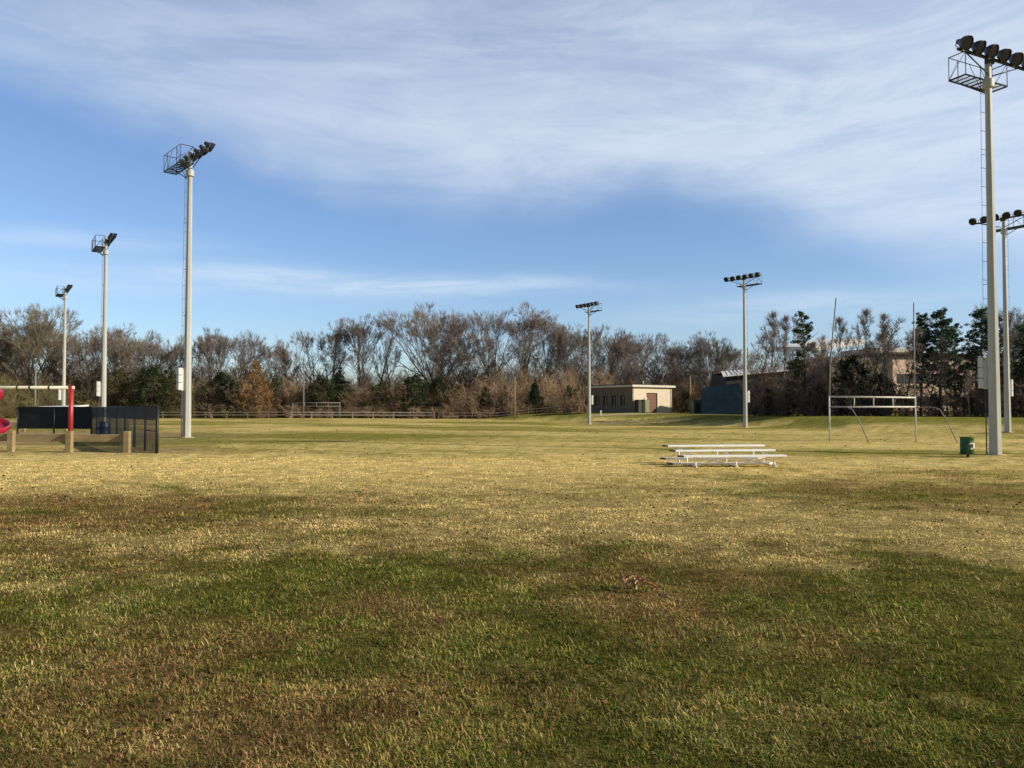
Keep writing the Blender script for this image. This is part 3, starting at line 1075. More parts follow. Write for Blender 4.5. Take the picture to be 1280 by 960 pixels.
# ------------------------------------------------------------------ floodlight masts
def build_masts():
    Hp = 15.5
    root = empty('floodlight_mast', (0, 0, 0))
    # pole
    mb = MB()
    mb.lathe([(.235, -.2), (.235, .05), (.225, .06), (.222, 0.4), (.195, 4), (.165, 8), (.14, 12), (.12, Hp - .12), (.0, Hp - .1)], 8, Matrix.Rotation(R(8), 4, 'Z'), smooth=False)
    mb.lathe([(.001, 14.05), (.21, 14.05), (.21, 14.35), (.001, 14.35)], 20, smooth=False)
    mb.build('pole', M['galv'], root)
    mb = MB()
    mb.lathe([(.0, .03), (.36, .03), (.38, .0), (.38, -.3)], 16)
    mb.build('footing', M['gravel'], root)
    # ladder (rear side = -Y)
    lb = MB()
    for s in (-.15, .15):
        lb.tube([(s, -.29, 3.6), (s, -.21, 14.4)], .007, 5)
    z = 3.8
    while z < 14.4:
        yy = -.29 + .08 * (z - 3.6) / 10.8
        lb.tube([(-.17, yy, z), (.17, yy, z)], .010, 4)
        z += .72
    for z in (4.0, 6.5, 9.0, 11.5, 14.0):
        lb.tube([(-.15, -.26, z), (-.08, -.12, z)], .010, 4)
        lb.tube([(.15, -.26, z), (.08, -.12, z)], .010, 4)
    lb.build('ladder', M['rack'], root)
    # platform floor
    fb = MB()
    x0, x1, y0, y1, zf = -1.5, 1.05, -.88, -.2, 14.45
    for (a, b) in (((x0, y0), (x1, y0)), ((x0, y1), (x1, y1)), ((x0, y0), (x0, y1)), ((x1, y0), (x1, y1))):
        fb.tube([(a[0], a[1], zf), (b[0], b[1], zf)], .038, 4)
    for k in range(1, 8):
        xx = x0 + (x1 - x0) * k / 8
        fb.tube([(xx, y0, zf), (xx, y1, zf)], .022 if k % 2 else .032, 4)
    for k in range(1, 14):
        yy = y0 + (y1 - y0) * k / 14
        fb.tube([(x0, yy, zf + .01), (x1, yy, zf + .01)], .006, 3)
    fb.tube([(-.5, y0, zf), (0, -.15, zf - .55)], .025, 4)
    fb.tube([(.5, y0, zf), (0, -.15, zf - .55)], .025, 4)
    fb.build('platform', M['dark_steel'], root)
    rb = MB()
    zr = zf + .9
    rb.tube([(x0, y1, zr), (x0, y0, zr), (x1, y0, zr), (x1, y1, zr)], .022, 4)
    rb.tube([(x0, y1, zr), (-.55, y1, zr)], .02, 4)
    rb.tube([(.5, y1, zr), (x1, y1, zr)], .02, 4)
    for xx in (x0, -.9, -.55, -.2, .5, x1):
        rb.tube([(xx, y0 if xx in (x0, x1, -.9, .5) else y1, zf), (xx, y0 if xx in (x0, x1, -.9, .5) else y1, zr)], .018, 4)
    for xx in (x0, x1, -.55):
        rb.tube([(xx, y1, zf), (xx, y1, zr)], .018, 4)
    rb.tube([(x0, y0, zf), (-.9, y0, zr)], .012, 4)
    rb.tube([(-.9, y0, zf), (-.2, y0, zr)], .012, 4)
    rb.tube([(x1, y0, zf), (.5, y0, zr)], .012, 4)
    rb.tube([(x0, y0, zf), (x0, y1, zr)], .012, 4)
    rb.tube([(x1, y0, zf), (x1, y1, zr)], .012, 4)
    rb.tube([(-.55, y1, zf + .5), (-.2, y1, zf + .5)], .012, 4)
    rb.build('railing', M['rack'], root)
    cb = MB()
    cb.box((0, .17, 15.08), (4.1, .09, .09))
    cb.box((0, .06, 15.08), (.34, .2, .26))
    for s in (-1, 1):
        cb.tube([(s * 1.6, .17, 15.05), (s * .12, .1, 14.5)], .028, 5)
    cb.build('crossarm', M['dark_steel'], root)
    # electrical cabinet at the rear
    kb = MB()
    for k in range(3):
        kb.box((0, -.42, 2.72 + .4 * k), (.34, .22, .375))
    kb.box((0, -.30, 3.1), (.2, .12, 1.2))
    kb.build('control_cabinet', M['box'], root)
    cd = MB()
    cd.tube([(.06, -.3, -.05), (.06, -.3, 2.5)], .025, 6)
    cd.build('conduit', M['rack'], root)
    # lamps
    hp = [(a * .82, b * .82) for a, b in ((.001, -.34), (.10, -.33), (.13, -.24), (.15, -.14), (.22, -.06), (.285, .06), (.315, .2), (.33, .22), (.33, .25), (.30, .25))]
    lmesh = None
    for k in range(6):
        x = -1.9 + .76 * k
        tilt = Matrix.Translation((x, .3, 15.30)) @ Matrix.Rotation(R((-8, -4, 2, 6, 10, -2)[k]), 4, 'Z') @ Matrix.Rotation(R(-(118 + (k * 7 % 5) * 2)), 4, 'X')
        hb = MB()
        hb.lathe(hp, 20, tilt)
        h = hb.build('lamp', M['lamp'], root)
        gb = MB()
        gb.lathe([(.001, .176), (.12, .182), (.246, .174)], 20, tilt)
        gb.build('lens', M['lens'], h)
        yb = MB()
        yb.tube([(x - .30, .26, 15.36), (x - .3, .19, 15.13), (x + .3, .19, 15.13), (x + .30, .26, 15.36)], .02, 5)
        yb.build('bracket', M['rack'], h)
    masts = [
        # px, depth, facing, label
        (1243, 30.3, (.45, -.9), 'nearest floodlight mast at the right edge, its lamps reaching the top right corner'),
        (234, 42.7, (.75, .66), 'nearest of the three left floodlight masts, beside the end of the black fence'),
        (129.5, 64.7, (.83, .55), 'middle of the three left floodlight masts, behind the black fence'),
        (79.5, 91.0, (.83, .55), 'farthest and smallest of the three left floodlight masts'),
        (1259, 56.3, (-.83, -.55), 'farther floodlight mast at the right edge, just right of the nearest mast'),
        (931.5, 81.0, (-.80, -.60), 'floodlight mast in front of the barn, right of the small building'),
        (736.5, 102.0, (-.83, -.55), 'most distant centre floodlight mast, left of the small masonry building'),
    ]
    for i, (px, Y, f, lab) in enumerate(masts):
        o = root if i == 0 else copy_tree(root)
        x = at(px, Y)
        o.location = (x, Y, tz(x, Y))
        o.rotation_euler = (0, 0, math.atan2(-f[0], f[1]))
        tag(o, lab, 'floodlight', 'floodlight masts around the sports fields')


# ------------------------------------------------------------------ fixed things
def build_bleacher():
    Y = 22.9
    x = at(917, Y)
    root = empty('bleacher', (x, Y, tz(x, Y)), R(7), 'low three-row aluminium bleacher standing alone on the grass', 'bleacher')
    L = 3.05
    rows = [(0.0, .32), (.72, .44), (1.42, .55)]
    for k, (dy, h) in enumerate(rows):
        b = MB()
        b.box((0, dy, h), (L, .26, .05))
        s = b.build('seat', M['alu'], root)
        c = MB()
        c.box((-L / 2 - .055, dy, h), (.105, .25, .048))
        c.build('end_cap', M['alu_dark'], s)
    for k, (dy, h) in enumerate([(.38, .09), (1.05, .19)]):
        b = MB()
        b.box((-.18, dy, h), (L, .3, .045))
        s = b.build('footboard', M['alu'], root)
        c = MB()
        c.box((-.18 - L / 2 - .06, dy, h), (.11, .28, .044))
        c.build('end_cap', M['alu_dark'], s)
    for xx in (-1.15, .05, 1.2):
        b = MB()
        b.tube([(xx, 0, 0), (xx, 0, .29)], .032, 4)
        b.tube([(xx, .72, 0), (xx, .72, .41)], .028, 4)
        b.tube([(xx, 1.42, 0), (xx, 1.42, .52)], .028, 4)
        b.tube([(xx, -.12, .03), (xx, 1.55, .03)], .03, 4)
        b.tube([(xx, -.05, .27), (xx, 1.45, .5)], .025, 4)
        b.build('frame', M['alu'], root)
    b = MB()
    for a, c in ((-1.15, .05), (.05, 1.2)):
        b.tube([(a, .12, .05), (c, .12, .28)], .018, 4)
        b.tube([(a, .16, .28), (c, .16, .05)], .018, 4)
    b.build('cross_brace', M['alu'], root)


def build_goal():
    Y = 43.0
    xl, xr = at(1036.5, Y), at(1144, Y)
    z0 = tz(xl, Y)
    root = empty('goal', ((xl + xr) / 2, Y, z0), 0, 'grey metal goal with double crossbar and tall thin uprights, the left one leaning', 'goal')
    w = (xr - xl) / 2
    hb, ht = 1.86, 2.42
    zo = 1.6 - (550 - 512) / 1000 * Y - z0
    for s in (-1, 1):
        b = MB()
        b.tube([(s * w, 0, -.05), (s * w, 0, ht + .04)], .042, 8)
        b.build('post', M['goal'], root)
    b = MB()
    b.tube([(-w, 0, ht), (w, 0, ht - .06)], .045, 8)
    b.tube([(-w, 0, hb), (w, 0, hb)], .045, 8)
    b.build('crossbar', M['goal'], root)
    b = MB()
    for t in (-.42, .03, .48):
        b.tube([(t * w, 0, hb), (t * w, 0, ht - .02)], .028, 6)
    b.build('strut', M['goal'], root)
    b = MB()
    b.tube([(-w + .02, .09, hb - .1), (-w + .12, .1, 4.2), (-w + .48, .1, 7.75)], [.05, .042, .035], 7)
    b.build('upright', M['goal_grey'], root)
    b = MB()
    b.tube([(w + .02, .09, hb - .1), (w + .05, .1, 7.5)], [.042, .03], 7)
    b.build('upright', M['goal_grey'], root)
    for s in (-1, 1):
        b = MB()
        x = s * w
        b.tube([(x, 0, hb - .02), (x + .72, -.55, hb - .02), (x + .95, -.68, hb - .14), (x + 1.2, -.9, hb - .75), (x + 1.55, -1.2, 0)], .026, 7)
        b.build('rear_leg', M['goal_grey'], root)


def build_far_goal():
    Y = 125.0
    x0, x1 = at(366, Y), at(425, Y)
    root = empty('soccer_goal', ((x0 + x1) / 2, Y, tz(x0, Y)), 0, 'small distant white goal frame in front of the far fence', 'goal')
    w = (x1 - x0) / 2
    for s in (-1, 1):
        b = MB(); b.tube([(s * w, 0, 0), (s * w, 0, 2.5)], .04, 6); b.build('post', M['goal_mid'], root)
    b = MB()
    b.tube([(-w, 0, 2.5), (w, 0, 2.5)], .042, 6)
    b.tube([(-w, 0, 1.95), (w, 0, 1.95)], .032, 6)
    b.build('crossbar', M['goal_mid'], root)
    b = MB()
    for t in (-.5, 0, .5):
        b.tube([(t * w, 0, 1.95), (t * w, 0, 2.5)], .035, 5)
    b.build('strut', M['goal_mid'], root)


def build_bin():
    Y = 28.9
    x = at(1207.5, Y)
    root = empty('trash_barrel', (x, Y, tz(x, Y)), 0, 'green steel trash barrel on a short stand left of the near right mast', 'trash can')
    b = MB()
    b.lathe([(.20, .13), (.222, .14), (.222, .28), (.232, .29), (.222, .30), (.222, .47), (.232, .48), (.222, .49), (.222, .70), (.236, .71), (.236, .73), (.20, .73), (.19, .5), (.0, .45)], 26)
    b.lathe([(.0, .135), (.20, .13)], 26)
    b.build('barrel', M['green_bin'], root)
    b = MB()
    b.tube([(.03, 0, -.05), (.03, 0, .13)], .055, 8)
    b.box((.0, 0, .12), (.4, .4, .025))
    b.build('stand', M['dark_steel'], root)
    b = MB()
    vs, fs = [], []
    n = 6
    for k in range(n + 1):
        t = R(-62 + 34 * k / n)
        for z in (.33, .52):
            vs.append((math.cos(t) * .2365, math.sin(t) * .2365, z))
    for k in range(n):
        fs.append((2 * k, 2 * k + 2, 2 * k + 3, 2 * k + 1))
    b.add(vs, fs, True)
    b.build('sticker', M['white'], root)
    b = MB()
    b.lathe([(.0, .03), (.022, .025), (.022, 0)], 10, Matrix.Translation((-.03, -.228, .48)) @ Matrix.Rotation(R(90), 4, 'X'))
    b.build('bolt', M['white'], root)


def build_timber_fences():
    # near rail fence with square posts
    for nm, Y, pxs, lab, hh in (
            ('timber_fence', 27.8, (160.5, 88.5, 16, -57, -130, -203), 'low timber post-and-rail fence nearest the camera at left', .74),
            ('timber_fence', 52.0, (83, 31, -21, -73, -125), 'second low timber fence behind the swing frame at left', .72)):
        x0 = at(pxs[0], Y)
        root = empty(nm, (x0, Y, 0), 0, lab, 'fence', 'timber post-and-rail fences')
        for px in pxs:
            x = at(px, Y)
            b = MB(); b.box((x - x0, -.04, tz(x, Y) + hh / 2 - .1), (.2, .18, hh + .2), random.uniform(-.05, .05))
            b.build('post', M['timber'], root)
        for a, c in zip(pxs[:-1], pxs[1:]):
            xa, xc = at(a, Y), at(c, Y)
            za = (tz(xa, Y) + tz(xc, Y)) / 2
            b = MB(); b.box(((xa + xc) / 2 - x0, .16, za + .50 + random.uniform(-.01, .01)), (abs(xa - xc) - .02, .16, .26), 0, 0, random.uniform(-.006, .006))
            b.build('rail', M['timber'], root)


def build_swing():
    Y = 30.5
    xr = at(89, Y)
    z0 = tz(xr, Y)
    root = empty('swing_frame', (xr, Y, z0), 0, 'swing frame with white top beam and red end post behind the timber fence', 'swing set')
    zt = CAM_H + (512 - 484.5) / 1000 * Y - z0
    for k, dx in enumerate((0, -5.4)):
        b = MB(); b.tube([(dx, 0, -.1), (dx, 0, zt + .08)], .085, 12); b.build('post', M['red'], root)
    b = MB(); b.tube([(-5.4, 0, zt), (.1, 0, zt)], .062, 12); b.build('top_beam', M['cream'], root)
    for dx in (-.83, -1.57, -2.05, -2.8, -3.6, -4.3):
        b = MB()
        b.tube([(dx - .03, 0, zt), (dx + .03, 0, zt)], .072, 10)
        b.tube([(dx, 0, zt - .05), (dx, 0, zt - .12)], .015, 5)
        b.build('hanger', M['dark_steel'], root)


def build_slide():
    Y = 33.0
    x = at(-10, Y)
    root = empty('playground_slide', (x, Y, tz(x, Y) - .34), 0, 'glossy red curved plastic slide cut off by the left edge', 'slide')
    # spiral chute: u-shaped channel swept along a helix
    n = 40
    vs, fs = [], []
    prof = [(-.38, .28), (-.36, .10), (-.26, .0), (0, -.05), (.26, .0), (.36, .10), (.38, .28)]
    pk = len(prof)
    for k in range(n + 1):
        t = k / n
        a = R(250 - 330 * t)
        cx, cy = math.cos(a) * .75 - .5, math.sin(a) * .75
        z = 1.95 - 1.5 * t
        if t > .85:
            z = 1.95 - 1.5 * .85 - .15 * (t - .85)
        rx, ry = math.cos(a), math.sin(a)
        for (u, w) in prof:
            vs.append((cx + rx * u, cy + ry * u, z + w))
    for k in range(n):
        for j in range(pk - 1):
            fs.append((k * pk + j, k * pk + j + 1, (k + 1) * pk + j + 1, (k + 1) * pk + j))
    b = MB(); b.add(vs, fs, True)
    o = b.build('chute', M['redpl'], root)
    sd = o.modifiers.new('thick', 'SOLIDIFY'); sd.thickness = .06
    b = MB(); b.tube([(-.5, 0, -.1), (-.5, 0, 2.9)], .07, 12); b.build('centre_post', M['black'], root)
    # round entry hood
    b = MB()
    b.lathe([(.0, .28), (.2, .26), (.36, .14), (.42, -.02), (.44, -.2), (.40, -.24)], 20, Matrix.Translation((.28, -.3, 2.5)) @ Matrix.Rotation(R(80), 4, 'Y'))
    b.build('hood', M['redpl'], root)


def build_black_fence():
    # corner near the camera, runs back and to the left
    A = Vector((at(197, 27.6), 27.6)); D = Vector((-11.1, 16.8)); LN = D.length
    d = D.normalized()
    rz = math.atan2(d.y, d.x)
    root = empty('chain_link_fence', (A.x, A.y, tz(A.x, A.y)), rz, 'black chain link fence with dark screening at left, running back from its corner post', 'fence')
    H = 1.62
    k = 0
    s = 0.0
    while s < LN + .1:
        p = A + d * s
        b = MB(); b.tube([(s, 0, -.25), (s, 0, H + .02)], .042 if k else .055, 8); b.build('post', M['black'], root)
        s += 2.52 if k else 2.4
        k += 1
    b = MB()
    b.tube([(0, 0, H), (LN, 0, H)], .024, 6)
    b.tube([(0, 0, .75), (2.4, 0, .75)], .02, 6)
    b.build('top_rail', M['black'], root)
    b = MB(); b.add([(0, .03, -.05), (LN, .03, -.2), (LN, .03, H), (0, .03, H)], [(0, 1, 2, 3)])
    b.build('chain_link', M['chain'], root)
    b = MB(); b.add([(.05, -.03, 1.12), (LN, -.03, 1.12), (LN, -.03, H - .02), (.05, -.03, H - .02)], [(0, 1, 2, 3)])
    b.build('windscreen', M['screen'], root)
    b = MB(); b.add([(6.5, -.035, .0), (LN, -.035, .0), (LN, -.035, 1.115), (6.5, -.035, 1.115)], [(0, 1, 2, 3)])
    b.build('windscreen', mesh_mat('lower_windscreen', (.02, .03, .035), .5), root)
    # cross wing at the far end going left
    E = A + D
    root = empty('outfield_fence', (E.x, E.y, tz(E.x, E.y)), R(168), 'long black screened fence behind the swing frame', 'fence')
    L2 = 4.8
    for j in range(3):
        b = MB(); b.tube([(j * 2.4, 0, -.1), (j * 2.4, 0, 1.6)], .04, 8); b.build('post', M['black'], root)
    b = MB(); b.tube([(0, 0, 1.6), (L2, 0, 1.6)], .024, 6); b.build('top_rail', M['black'], root)
    b = MB(); b.box((L2 / 2, -.04, .98), (L2, .015, 1.2)); b.build('windscreen', mat('dark_green_screening', (.012, .022, .02), .8, .3, 1.5), root)
    # dugout
    Y = 62.0
    x0, x1 = at(38, Y), at(88, Y)
    root = empty('dugout', ((x0 + x1) / 2, Y, tz(x0, Y)), R(6), 'low dark dugout with a white roof edge beyond the swing frame', 'dugout')
    w = (x1 - x0)
    b = MB()
    b.box((0, 0, .78), (w, .1, 1.3)); b.box((-w / 2, 1.0, .78), (.1, 2.0, 1.3)); b.box((w / 2, 1.0, .78), (.1, 2, 1.3))
    b.build('wall', M['black'], root)
    b = MB(); b.box((0.2, .9, 1.64), (w + .5, 2.5, .12), 0, R(3), R(-2)); b.build('roof', M['white'], root)
    # blue barrel behind fence
    Y = 40.0
    x = at(131, Y)
    root = empty('blue_barrel', (x, Y, tz(x, Y)), 0, 'blue barrel standing behind the black chain link fence', 'barrel')
    b = MB(); b.lathe([(0, 0), (.28, 0), (.29, .3), (.30, .31), (.29, .33), (.29, .6), (.30, .61), (.29, .63), (.28, .86), (.27, .88), (0, .87)], 20)
    b.build('barrel_body', M['blue'], root)
    b = MB(); b.lathe([(.285, .84), (.30, .85), (.30, .875), (.285, .885)], 20); b.build('rim', M['dark_steel'], root)


def build_far_fences():
    segs = [
        # name, px0, px1, Y0, Y1, material, label
        (150, 362, 128, 131, 'old_wood', 'grey rail fence along the left part of the far field edge'),
        (364, 543, 131, 132, 'pale_wood', 'pale rail fence in the middle of the far field edge, behind the far goal'),
        (549, 722, 132, 127, 'old_wood', 'grey rail fence climbing the grassy rise right of the fence opening'),
    ]
    for a, c, Ya, Yc, mt, lab in segs:
        xa, xc = at(a, Ya), at(c, Yc)
        L = math.hypot(xc - xa, Yc - Ya)
        n = int(round(L / 3.2))
        root = empty('rail_fence', (xa, Ya, 0), 0, lab, 'fence', 'rail fences along the far field edge')
        pts = []
        for k in range(n + 1):
            t = k / n
            x, y = xa + (xc - xa) * t, Ya + (Yc - Ya) * t
            pts.append((x - xa, y - Ya, tz(x, y)))
            b = MB(); b.box((x - xa, y - Ya, pts[-1][2] + .5), (.13, .13, 1.2)); b.build('post', M[mt], root)
        for hgt in (.55, 1.0):
            b = MB()
            for p, q in zip(pts[:-1], pts[1:]):
                b.tube([(p[0], p[1] - .12, p[2] + hgt), (q[0], q[1] - .12, q[2] + hgt)], .06, 4)
            b.build('rail', M[mt], root)
    Y = 130.5
    x = at(546, Y)
    root = empty('gate_post', (x, Y, tz(x, Y)), 0, 'dark post in the opening of the far fence', 'post')
    b = MB(); b.box((0, 0, .5), (.5, .3, 1.2)); b.build('post_shaft', M['black'], root)
    Y = 124
    x = at(564, Y)
    root = empty('bench', (x, Y, tz(x, Y)), 0, 'small low bench on the grass by the far fence opening', 'bench')
    b = MB(); b.box((0, 0, .42), (2.2, .35, .07)); b.build('seat', M['pale_wood'], root)
    for s in (-.95, 0, .95):
        b = MB(); b.box((s, 0, .2), (.1, .3, .38)); b.build('leg', M['old_wood'], root)
    # thin poles
    for px, Y, ty, mt, lab in (
            (44, 100, 453, 'goal_grey', 'thin pole behind the swing frame, left of the farthest left mast'),
            (379.5, 124, 449, 'goal_grey', 'slim grey pole rising through the far white goal'),
            (643.5, 124, 470, 'timber', 'short wooden pole at the far fence, left of the centre mast'),
            (863, 116, 470, 'timber', 'wooden pole right of the small masonry building')):
        x = at(px, Y); z = tz(x, Y)
        h = CAM_H + (512 - ty) / 1000 * Y - z
        root = empty('utility_pole', (x, Y, z), 0, lab, 'pole', 'thin poles around the field')
        b = MB(); b.tube([(0, 0, -.1), (0, 0, h)], [.12, .085], 8); b.build('pole_shaft', M[mt], root)
        b = MB(); b.box((0, 0, h + .04), (.34, .3, .1)); b.build('cap', M['rack'], root)


def build_buildings():
    # small masonry building: corner nearest at px 790
    Yc = 118.0
    xc = at(790.5, Yc)
    z = tz(xc, Yc)
    phi = R(32)            # long side runs back-left, lit side runs right
    ur = Vector((math.cos(R(5)), math.sin(R(5)), 0))      # along lit side, slightly back
    root = empty('masonry_building', (xc, Yc, z), R(37), 'small flat-roofed masonry building with cream side, shaded side toned darker and brown door', 'building')
    W, D, H = 8.6, 9.3, 3.8
    # local frame: lit front wall along +X at y=0; shaded wall runs from the corner back-left
    a = R(90)
    bd = Vector((math.cos(a), math.sin(a), 0))
    P = [Vector((0, 0, 0)), Vector((W, 0, 0)), Vector((W, 0, 0)) + bd * D, bd * D]
    def wall(p, q, h, m, nm, hole=None):
        b = MB()
        t = .25
        dv = (q - p).normalized(); nrm = Vector((dv.y, -dv.x, 0))
        if hole is None: segs = [(0, (q - p).length, 0, h)]
        else:
            L = (q - p).length
            segs = []
            x = 0
            for (h0, h1, z0, z1) in hole:
                segs.append((x, h0, 0, h)); 
                if z0 > 0: segs.append((h0, h1, 0, z0))
                segs.append((h0, h1, z1, h)); x = h1
            segs.append((x, L, 0, h))
        for (s0, s1, z0, z1) in segs:
            vs = []
            for ss in (s0, s1):
                for off in (0, -t):
                    for zz in (z0, z1):
                        vs.append(p + dv * ss + nrm * off + Vector((0, 0, zz)))
            b.add(vs, [(0, 4, 5, 1), (2, 3, 7, 6), (0, 1, 3, 2), (4, 6, 7, 5), (1, 5, 7, 3), (0, 2, 6, 4)])
        return b.build(nm, m, root)
    wall(P[0], P[1], H, M['render'], 'wall', [(2.95, 5.35, 0, 2.95)])
    wins = []
    for k in range(4):
        s = D * (.17 + .2 * k)
        wins.append((s, s + .95, 1.0, 2.55))
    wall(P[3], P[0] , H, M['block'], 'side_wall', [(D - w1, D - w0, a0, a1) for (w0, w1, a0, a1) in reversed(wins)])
    wall(P[1], P[2], H, M['render'], 'end_wall')
    wall(P[2], P[3], H, M['block'], 'back_wall')
    # door
    b = MB(); b.box((4.15, .2, 1.47), (2.4, .08, 2.94)); dr = b.build('door', M['door'], root)
    b = MB()
    for k in range(1, 6):
        b.box((4.15, .15, 2.94 * k / 6), (2.36, .02, .04))
    b.build('door_seam', M['roofdark'], dr)
    # windows
    for (w0, w1, a0, a1) in wins:
        c = bd * ((w0 + w1) / 2)
        nrm = Vector((bd.y, -bd.x, 0))
        ins = c - Vector((-bd.y, bd.x, 0)) * -.14
        ins = c + Vector((bd.y, -bd.x, 0)) * .14
        b = MB(); b.box((ins.x, ins.y, (a0 + a1) / 2), (w1 - w0, .04, a1 - a0), a); wn = b.build('window', M['glass'], root)
        b = MB(); b.box((ins.x, ins.y, (a0 + a1) / 2), (.06, .08, a1 - a0 - .01), a)
        b.build('frame', M['trim'], wn)
    b = MB(); b.tube([(W - .25, -.06, .1), (W - .25, -.06, H)], .05, 6); b.build('downpipe', M['trim'], root)
    # roof slab with overhang and fascia
    def slab(m, nm, o, z0, z1, rt=None):
        cen = sum(P, Vector()) / 4
        b = MB(); vs = []
        for zz in (z0, z1):
            for p in P:
                e = (p - cen)
                q = cen + e * (1 + o / e.length)
                vs.append((q.x, q.y, zz))
        b.add(vs, [(3, 2, 1, 0), (4, 5, 6, 7), (0, 1, 5, 4), (1, 2, 6, 5), (2, 3, 7, 6), (3, 0, 4, 7)])
        return b.build(nm, m, rt or root)
    rf = slab(M['trim'], 'roof', .55, H + .002, H + .3)
    slab(M['roofdark'], 'roofing', .3, H + .302, H + .42, rf)
    b = MB(); b.tube([(2.9, .6, H + .4), (2.9, .6, H + .95)], .09, 8); b.build('vent_pipe', M['trim'], rf)
    # wall cabinet and louvre at the corner
    b = MB(); b.box((.85, -.55, .95), (1.2, .8, 1.9)); o = b.build('dark_cupboard', M['roofdark'], None)
    o.name = 'storage_locker'
    o.location = root.location; o.rotation_euler = root.rotation_euler
    tag(o, 'dark open-fronted locker against the cream wall corner of the small building', 'locker')
    b = MB(); b.box((2.0, -.62, .97), (1.0, .95, 1.95)); o = b.build('utility_cabinet', M['greenbox'])
    o.location = root.location; o.rotation_euler = root.rotation_euler
    tag(o, 'pale green utility cabinet beside the brown door of the small building', 'cabinet')
    b = MB(); b.box((2.72, -.05, 1.9), (.42, .12, .85)); b.build('sign_panel', M['white'], root)
    # short white marker left of building
    xm, ym = at(751, 114), 114
    o = MB().box((0, 0, .3), (.22, .22, .75)).build('marker_post', M['white'], None, (xm, ym, tz(xm, ym)))
    tag(o, 'short white marker post in the grass in front of the shaded wall', 'post')
    # green hut right of wooden pole
    xm, ym = at(871, 119), 119
    root2 = empty('hut', (xm, ym, tz(xm, ym)), R(10), 'small dark green hut between the wooden pole and the blue shed', 'hut')
    MB().box((0, 0, .95), (1.8, 1.6, 1.9)).build('wall', M['greenbox'], root2)
    MB().box((0, 0, 1.97), (2.1, 1.9, .12)).build('roof', M['old_wood'], root2)
    MB().box((-.3, -.82, .8), (.7, .05, 1.6)).build('door', M['roofdark'], root2)
    # blue shed: long wall, vaulted top-left corner
    Y = 114.0
    xa, xb = at(877, Y), at(938, Y)
    root3 = empty('blue_shed', (xa, Y, tz(xa, Y)), R(-15), 'dark blue sheet-clad shed below the barn, left of the right-centre mast', 'shed')
    w = xb - xa
    b = MB()
    prof = [(0, -.4), (.0, 3.3), (.15, 3.6), (.4, 3.75), (2.0, 3.95), (w * .6, 4.3), (w, 4.45), (w, -.4)]
    nv = len(prof)
    vs = [(x, 0, z) for x, z in prof] + [(x, 7, z) for x, z in prof]
    fs = [tuple(range(nv))] + [tuple(range(2 * nv - 1, nv - 1, -1))] + [(k, nv + k, nv + (k + 1) % nv, (k + 1) % nv) for k in range(nv)]
    b.add(vs, fs); b.build('wall', M['shedblue'], root3)
    b = MB()
    for k in range(1, 12):
        x = w * k / 12
        top = np.interp(x, [p[0] for p in prof[:-1]], [p[1] for p in prof[:-1]])
        b.box((x, -.03, top / 2 - .1), (.07, .05, top - .1))
    b.build('rib', M['shedblue'], root3)
    # barn with pale low-pitched roof
    Y = 128.0
    xa, xb = at(903, Y), at(1000, Y)
    zb = tz(xa, Y)
    w = xb - xa
    root4 = empty('barn', (xa, Y, zb), R(0), 'long dark barn with a pale sunlit metal roof seen through bare trees', 'barn')
    h0 = CAM_H + (512 - 470) / 1000 * Y - zb
    h1 = CAM_H + (512 - 460) / 1000 * Y - zb
    b = MB()
    b.add([(.6, 0, -.2), (w, 0, -.2), (w, 0, h1 - .15), (.6, 0, h0 - .1), (.6, 12, -.2), (w, 12, -.2), (w, 9, h1 + .4), (.6, 9, h0 + .7)],
          [(0, 1, 2, 3), (5, 4, 7, 6), (4, 0, 3, 7), (1, 5, 6, 2)])
    b.build('wall', M['brick'] if False else M['roofdark'], root4)
    b = MB()
    b.add([(0, -.5, h0), (w + .3, -.5, h1 - .1), (w + .3, 9, h1 + .75), (2.2, 9, h0 + 1.2),
           (0, -.5, h0 - .18), (w + .3, -.5, h1 - .28), (w + .3, 9, h1 + .5), (2.2, 9, h0 + 1.0)],
          [(0, 1, 2, 3), (7, 6, 5, 4), (0, 4, 5, 1), (1, 5, 6, 2), (2, 6, 7, 3), (3, 7, 4, 0)])
    b.build('roof', M['roofwhite'], root4)
    b = MB()
    for k in range(1, 16):
        x = (w) * k / 16
        zz = h0 + (h1 - .1 - h0) * x / w
        b.tube([(x, -.52, zz + .03), (x + (2.2 * (1 - x / w)), 8.9, zz + .85 + .35 * (1 - x / w) + .03)], .05, 4)
    b.build('roof_seam', M['roofcap'], root4)
    for k in range(3):
        b = MB(); b.box((3.0 + 3.2 * k, -.03, 3.6), (1.6, .06, 1.1)); b.build('window', M['glass'], root4)
    # large brick building on the right behind the trees
    Y = 108.0
    xa, xb = at(1012, Y), at(1225, Y)
    zb = tz(xa, Y)
    w = (xb - xa) * 1.2
    root5 = empty('brick_building', (xa, Y, zb), R(14), 'large tan brick building with pale roof band behind the trees on the right', 'building')
    hw = CAM_H + (512 - 441) / 1000 * Y - zb
    def pz(yy): return CAM_H + (512 - yy) / 1000 * Y - zb
    b = MB(); b.box((w * .73, 6, hw / 2), (w * .54, 12, hw)); b.build('wall', M['brick'], root5)
    b = MB(); b.box((w * .29, 5.5, hw / 2 - .2), (w * .338, 10, hw - .4)); b.build('wing_wall', M['block'], root5)
    b = MB(); b.box((w * .73, 5.8, hw + .14), (w * .56, 13, .28)); rf = b.build('roof', M['roofdark'], root5)
    b = MB(); b.box((w * .62, 7, hw + .75), (w * .3, 8, .9)); b.build('parapet', M['roofcap'], rf)
    xl, xm_ = at(1018, Y) - xa, at(1092, Y) - xa
    b = MB()
    zl, zr_ = pz(434), pz(424)
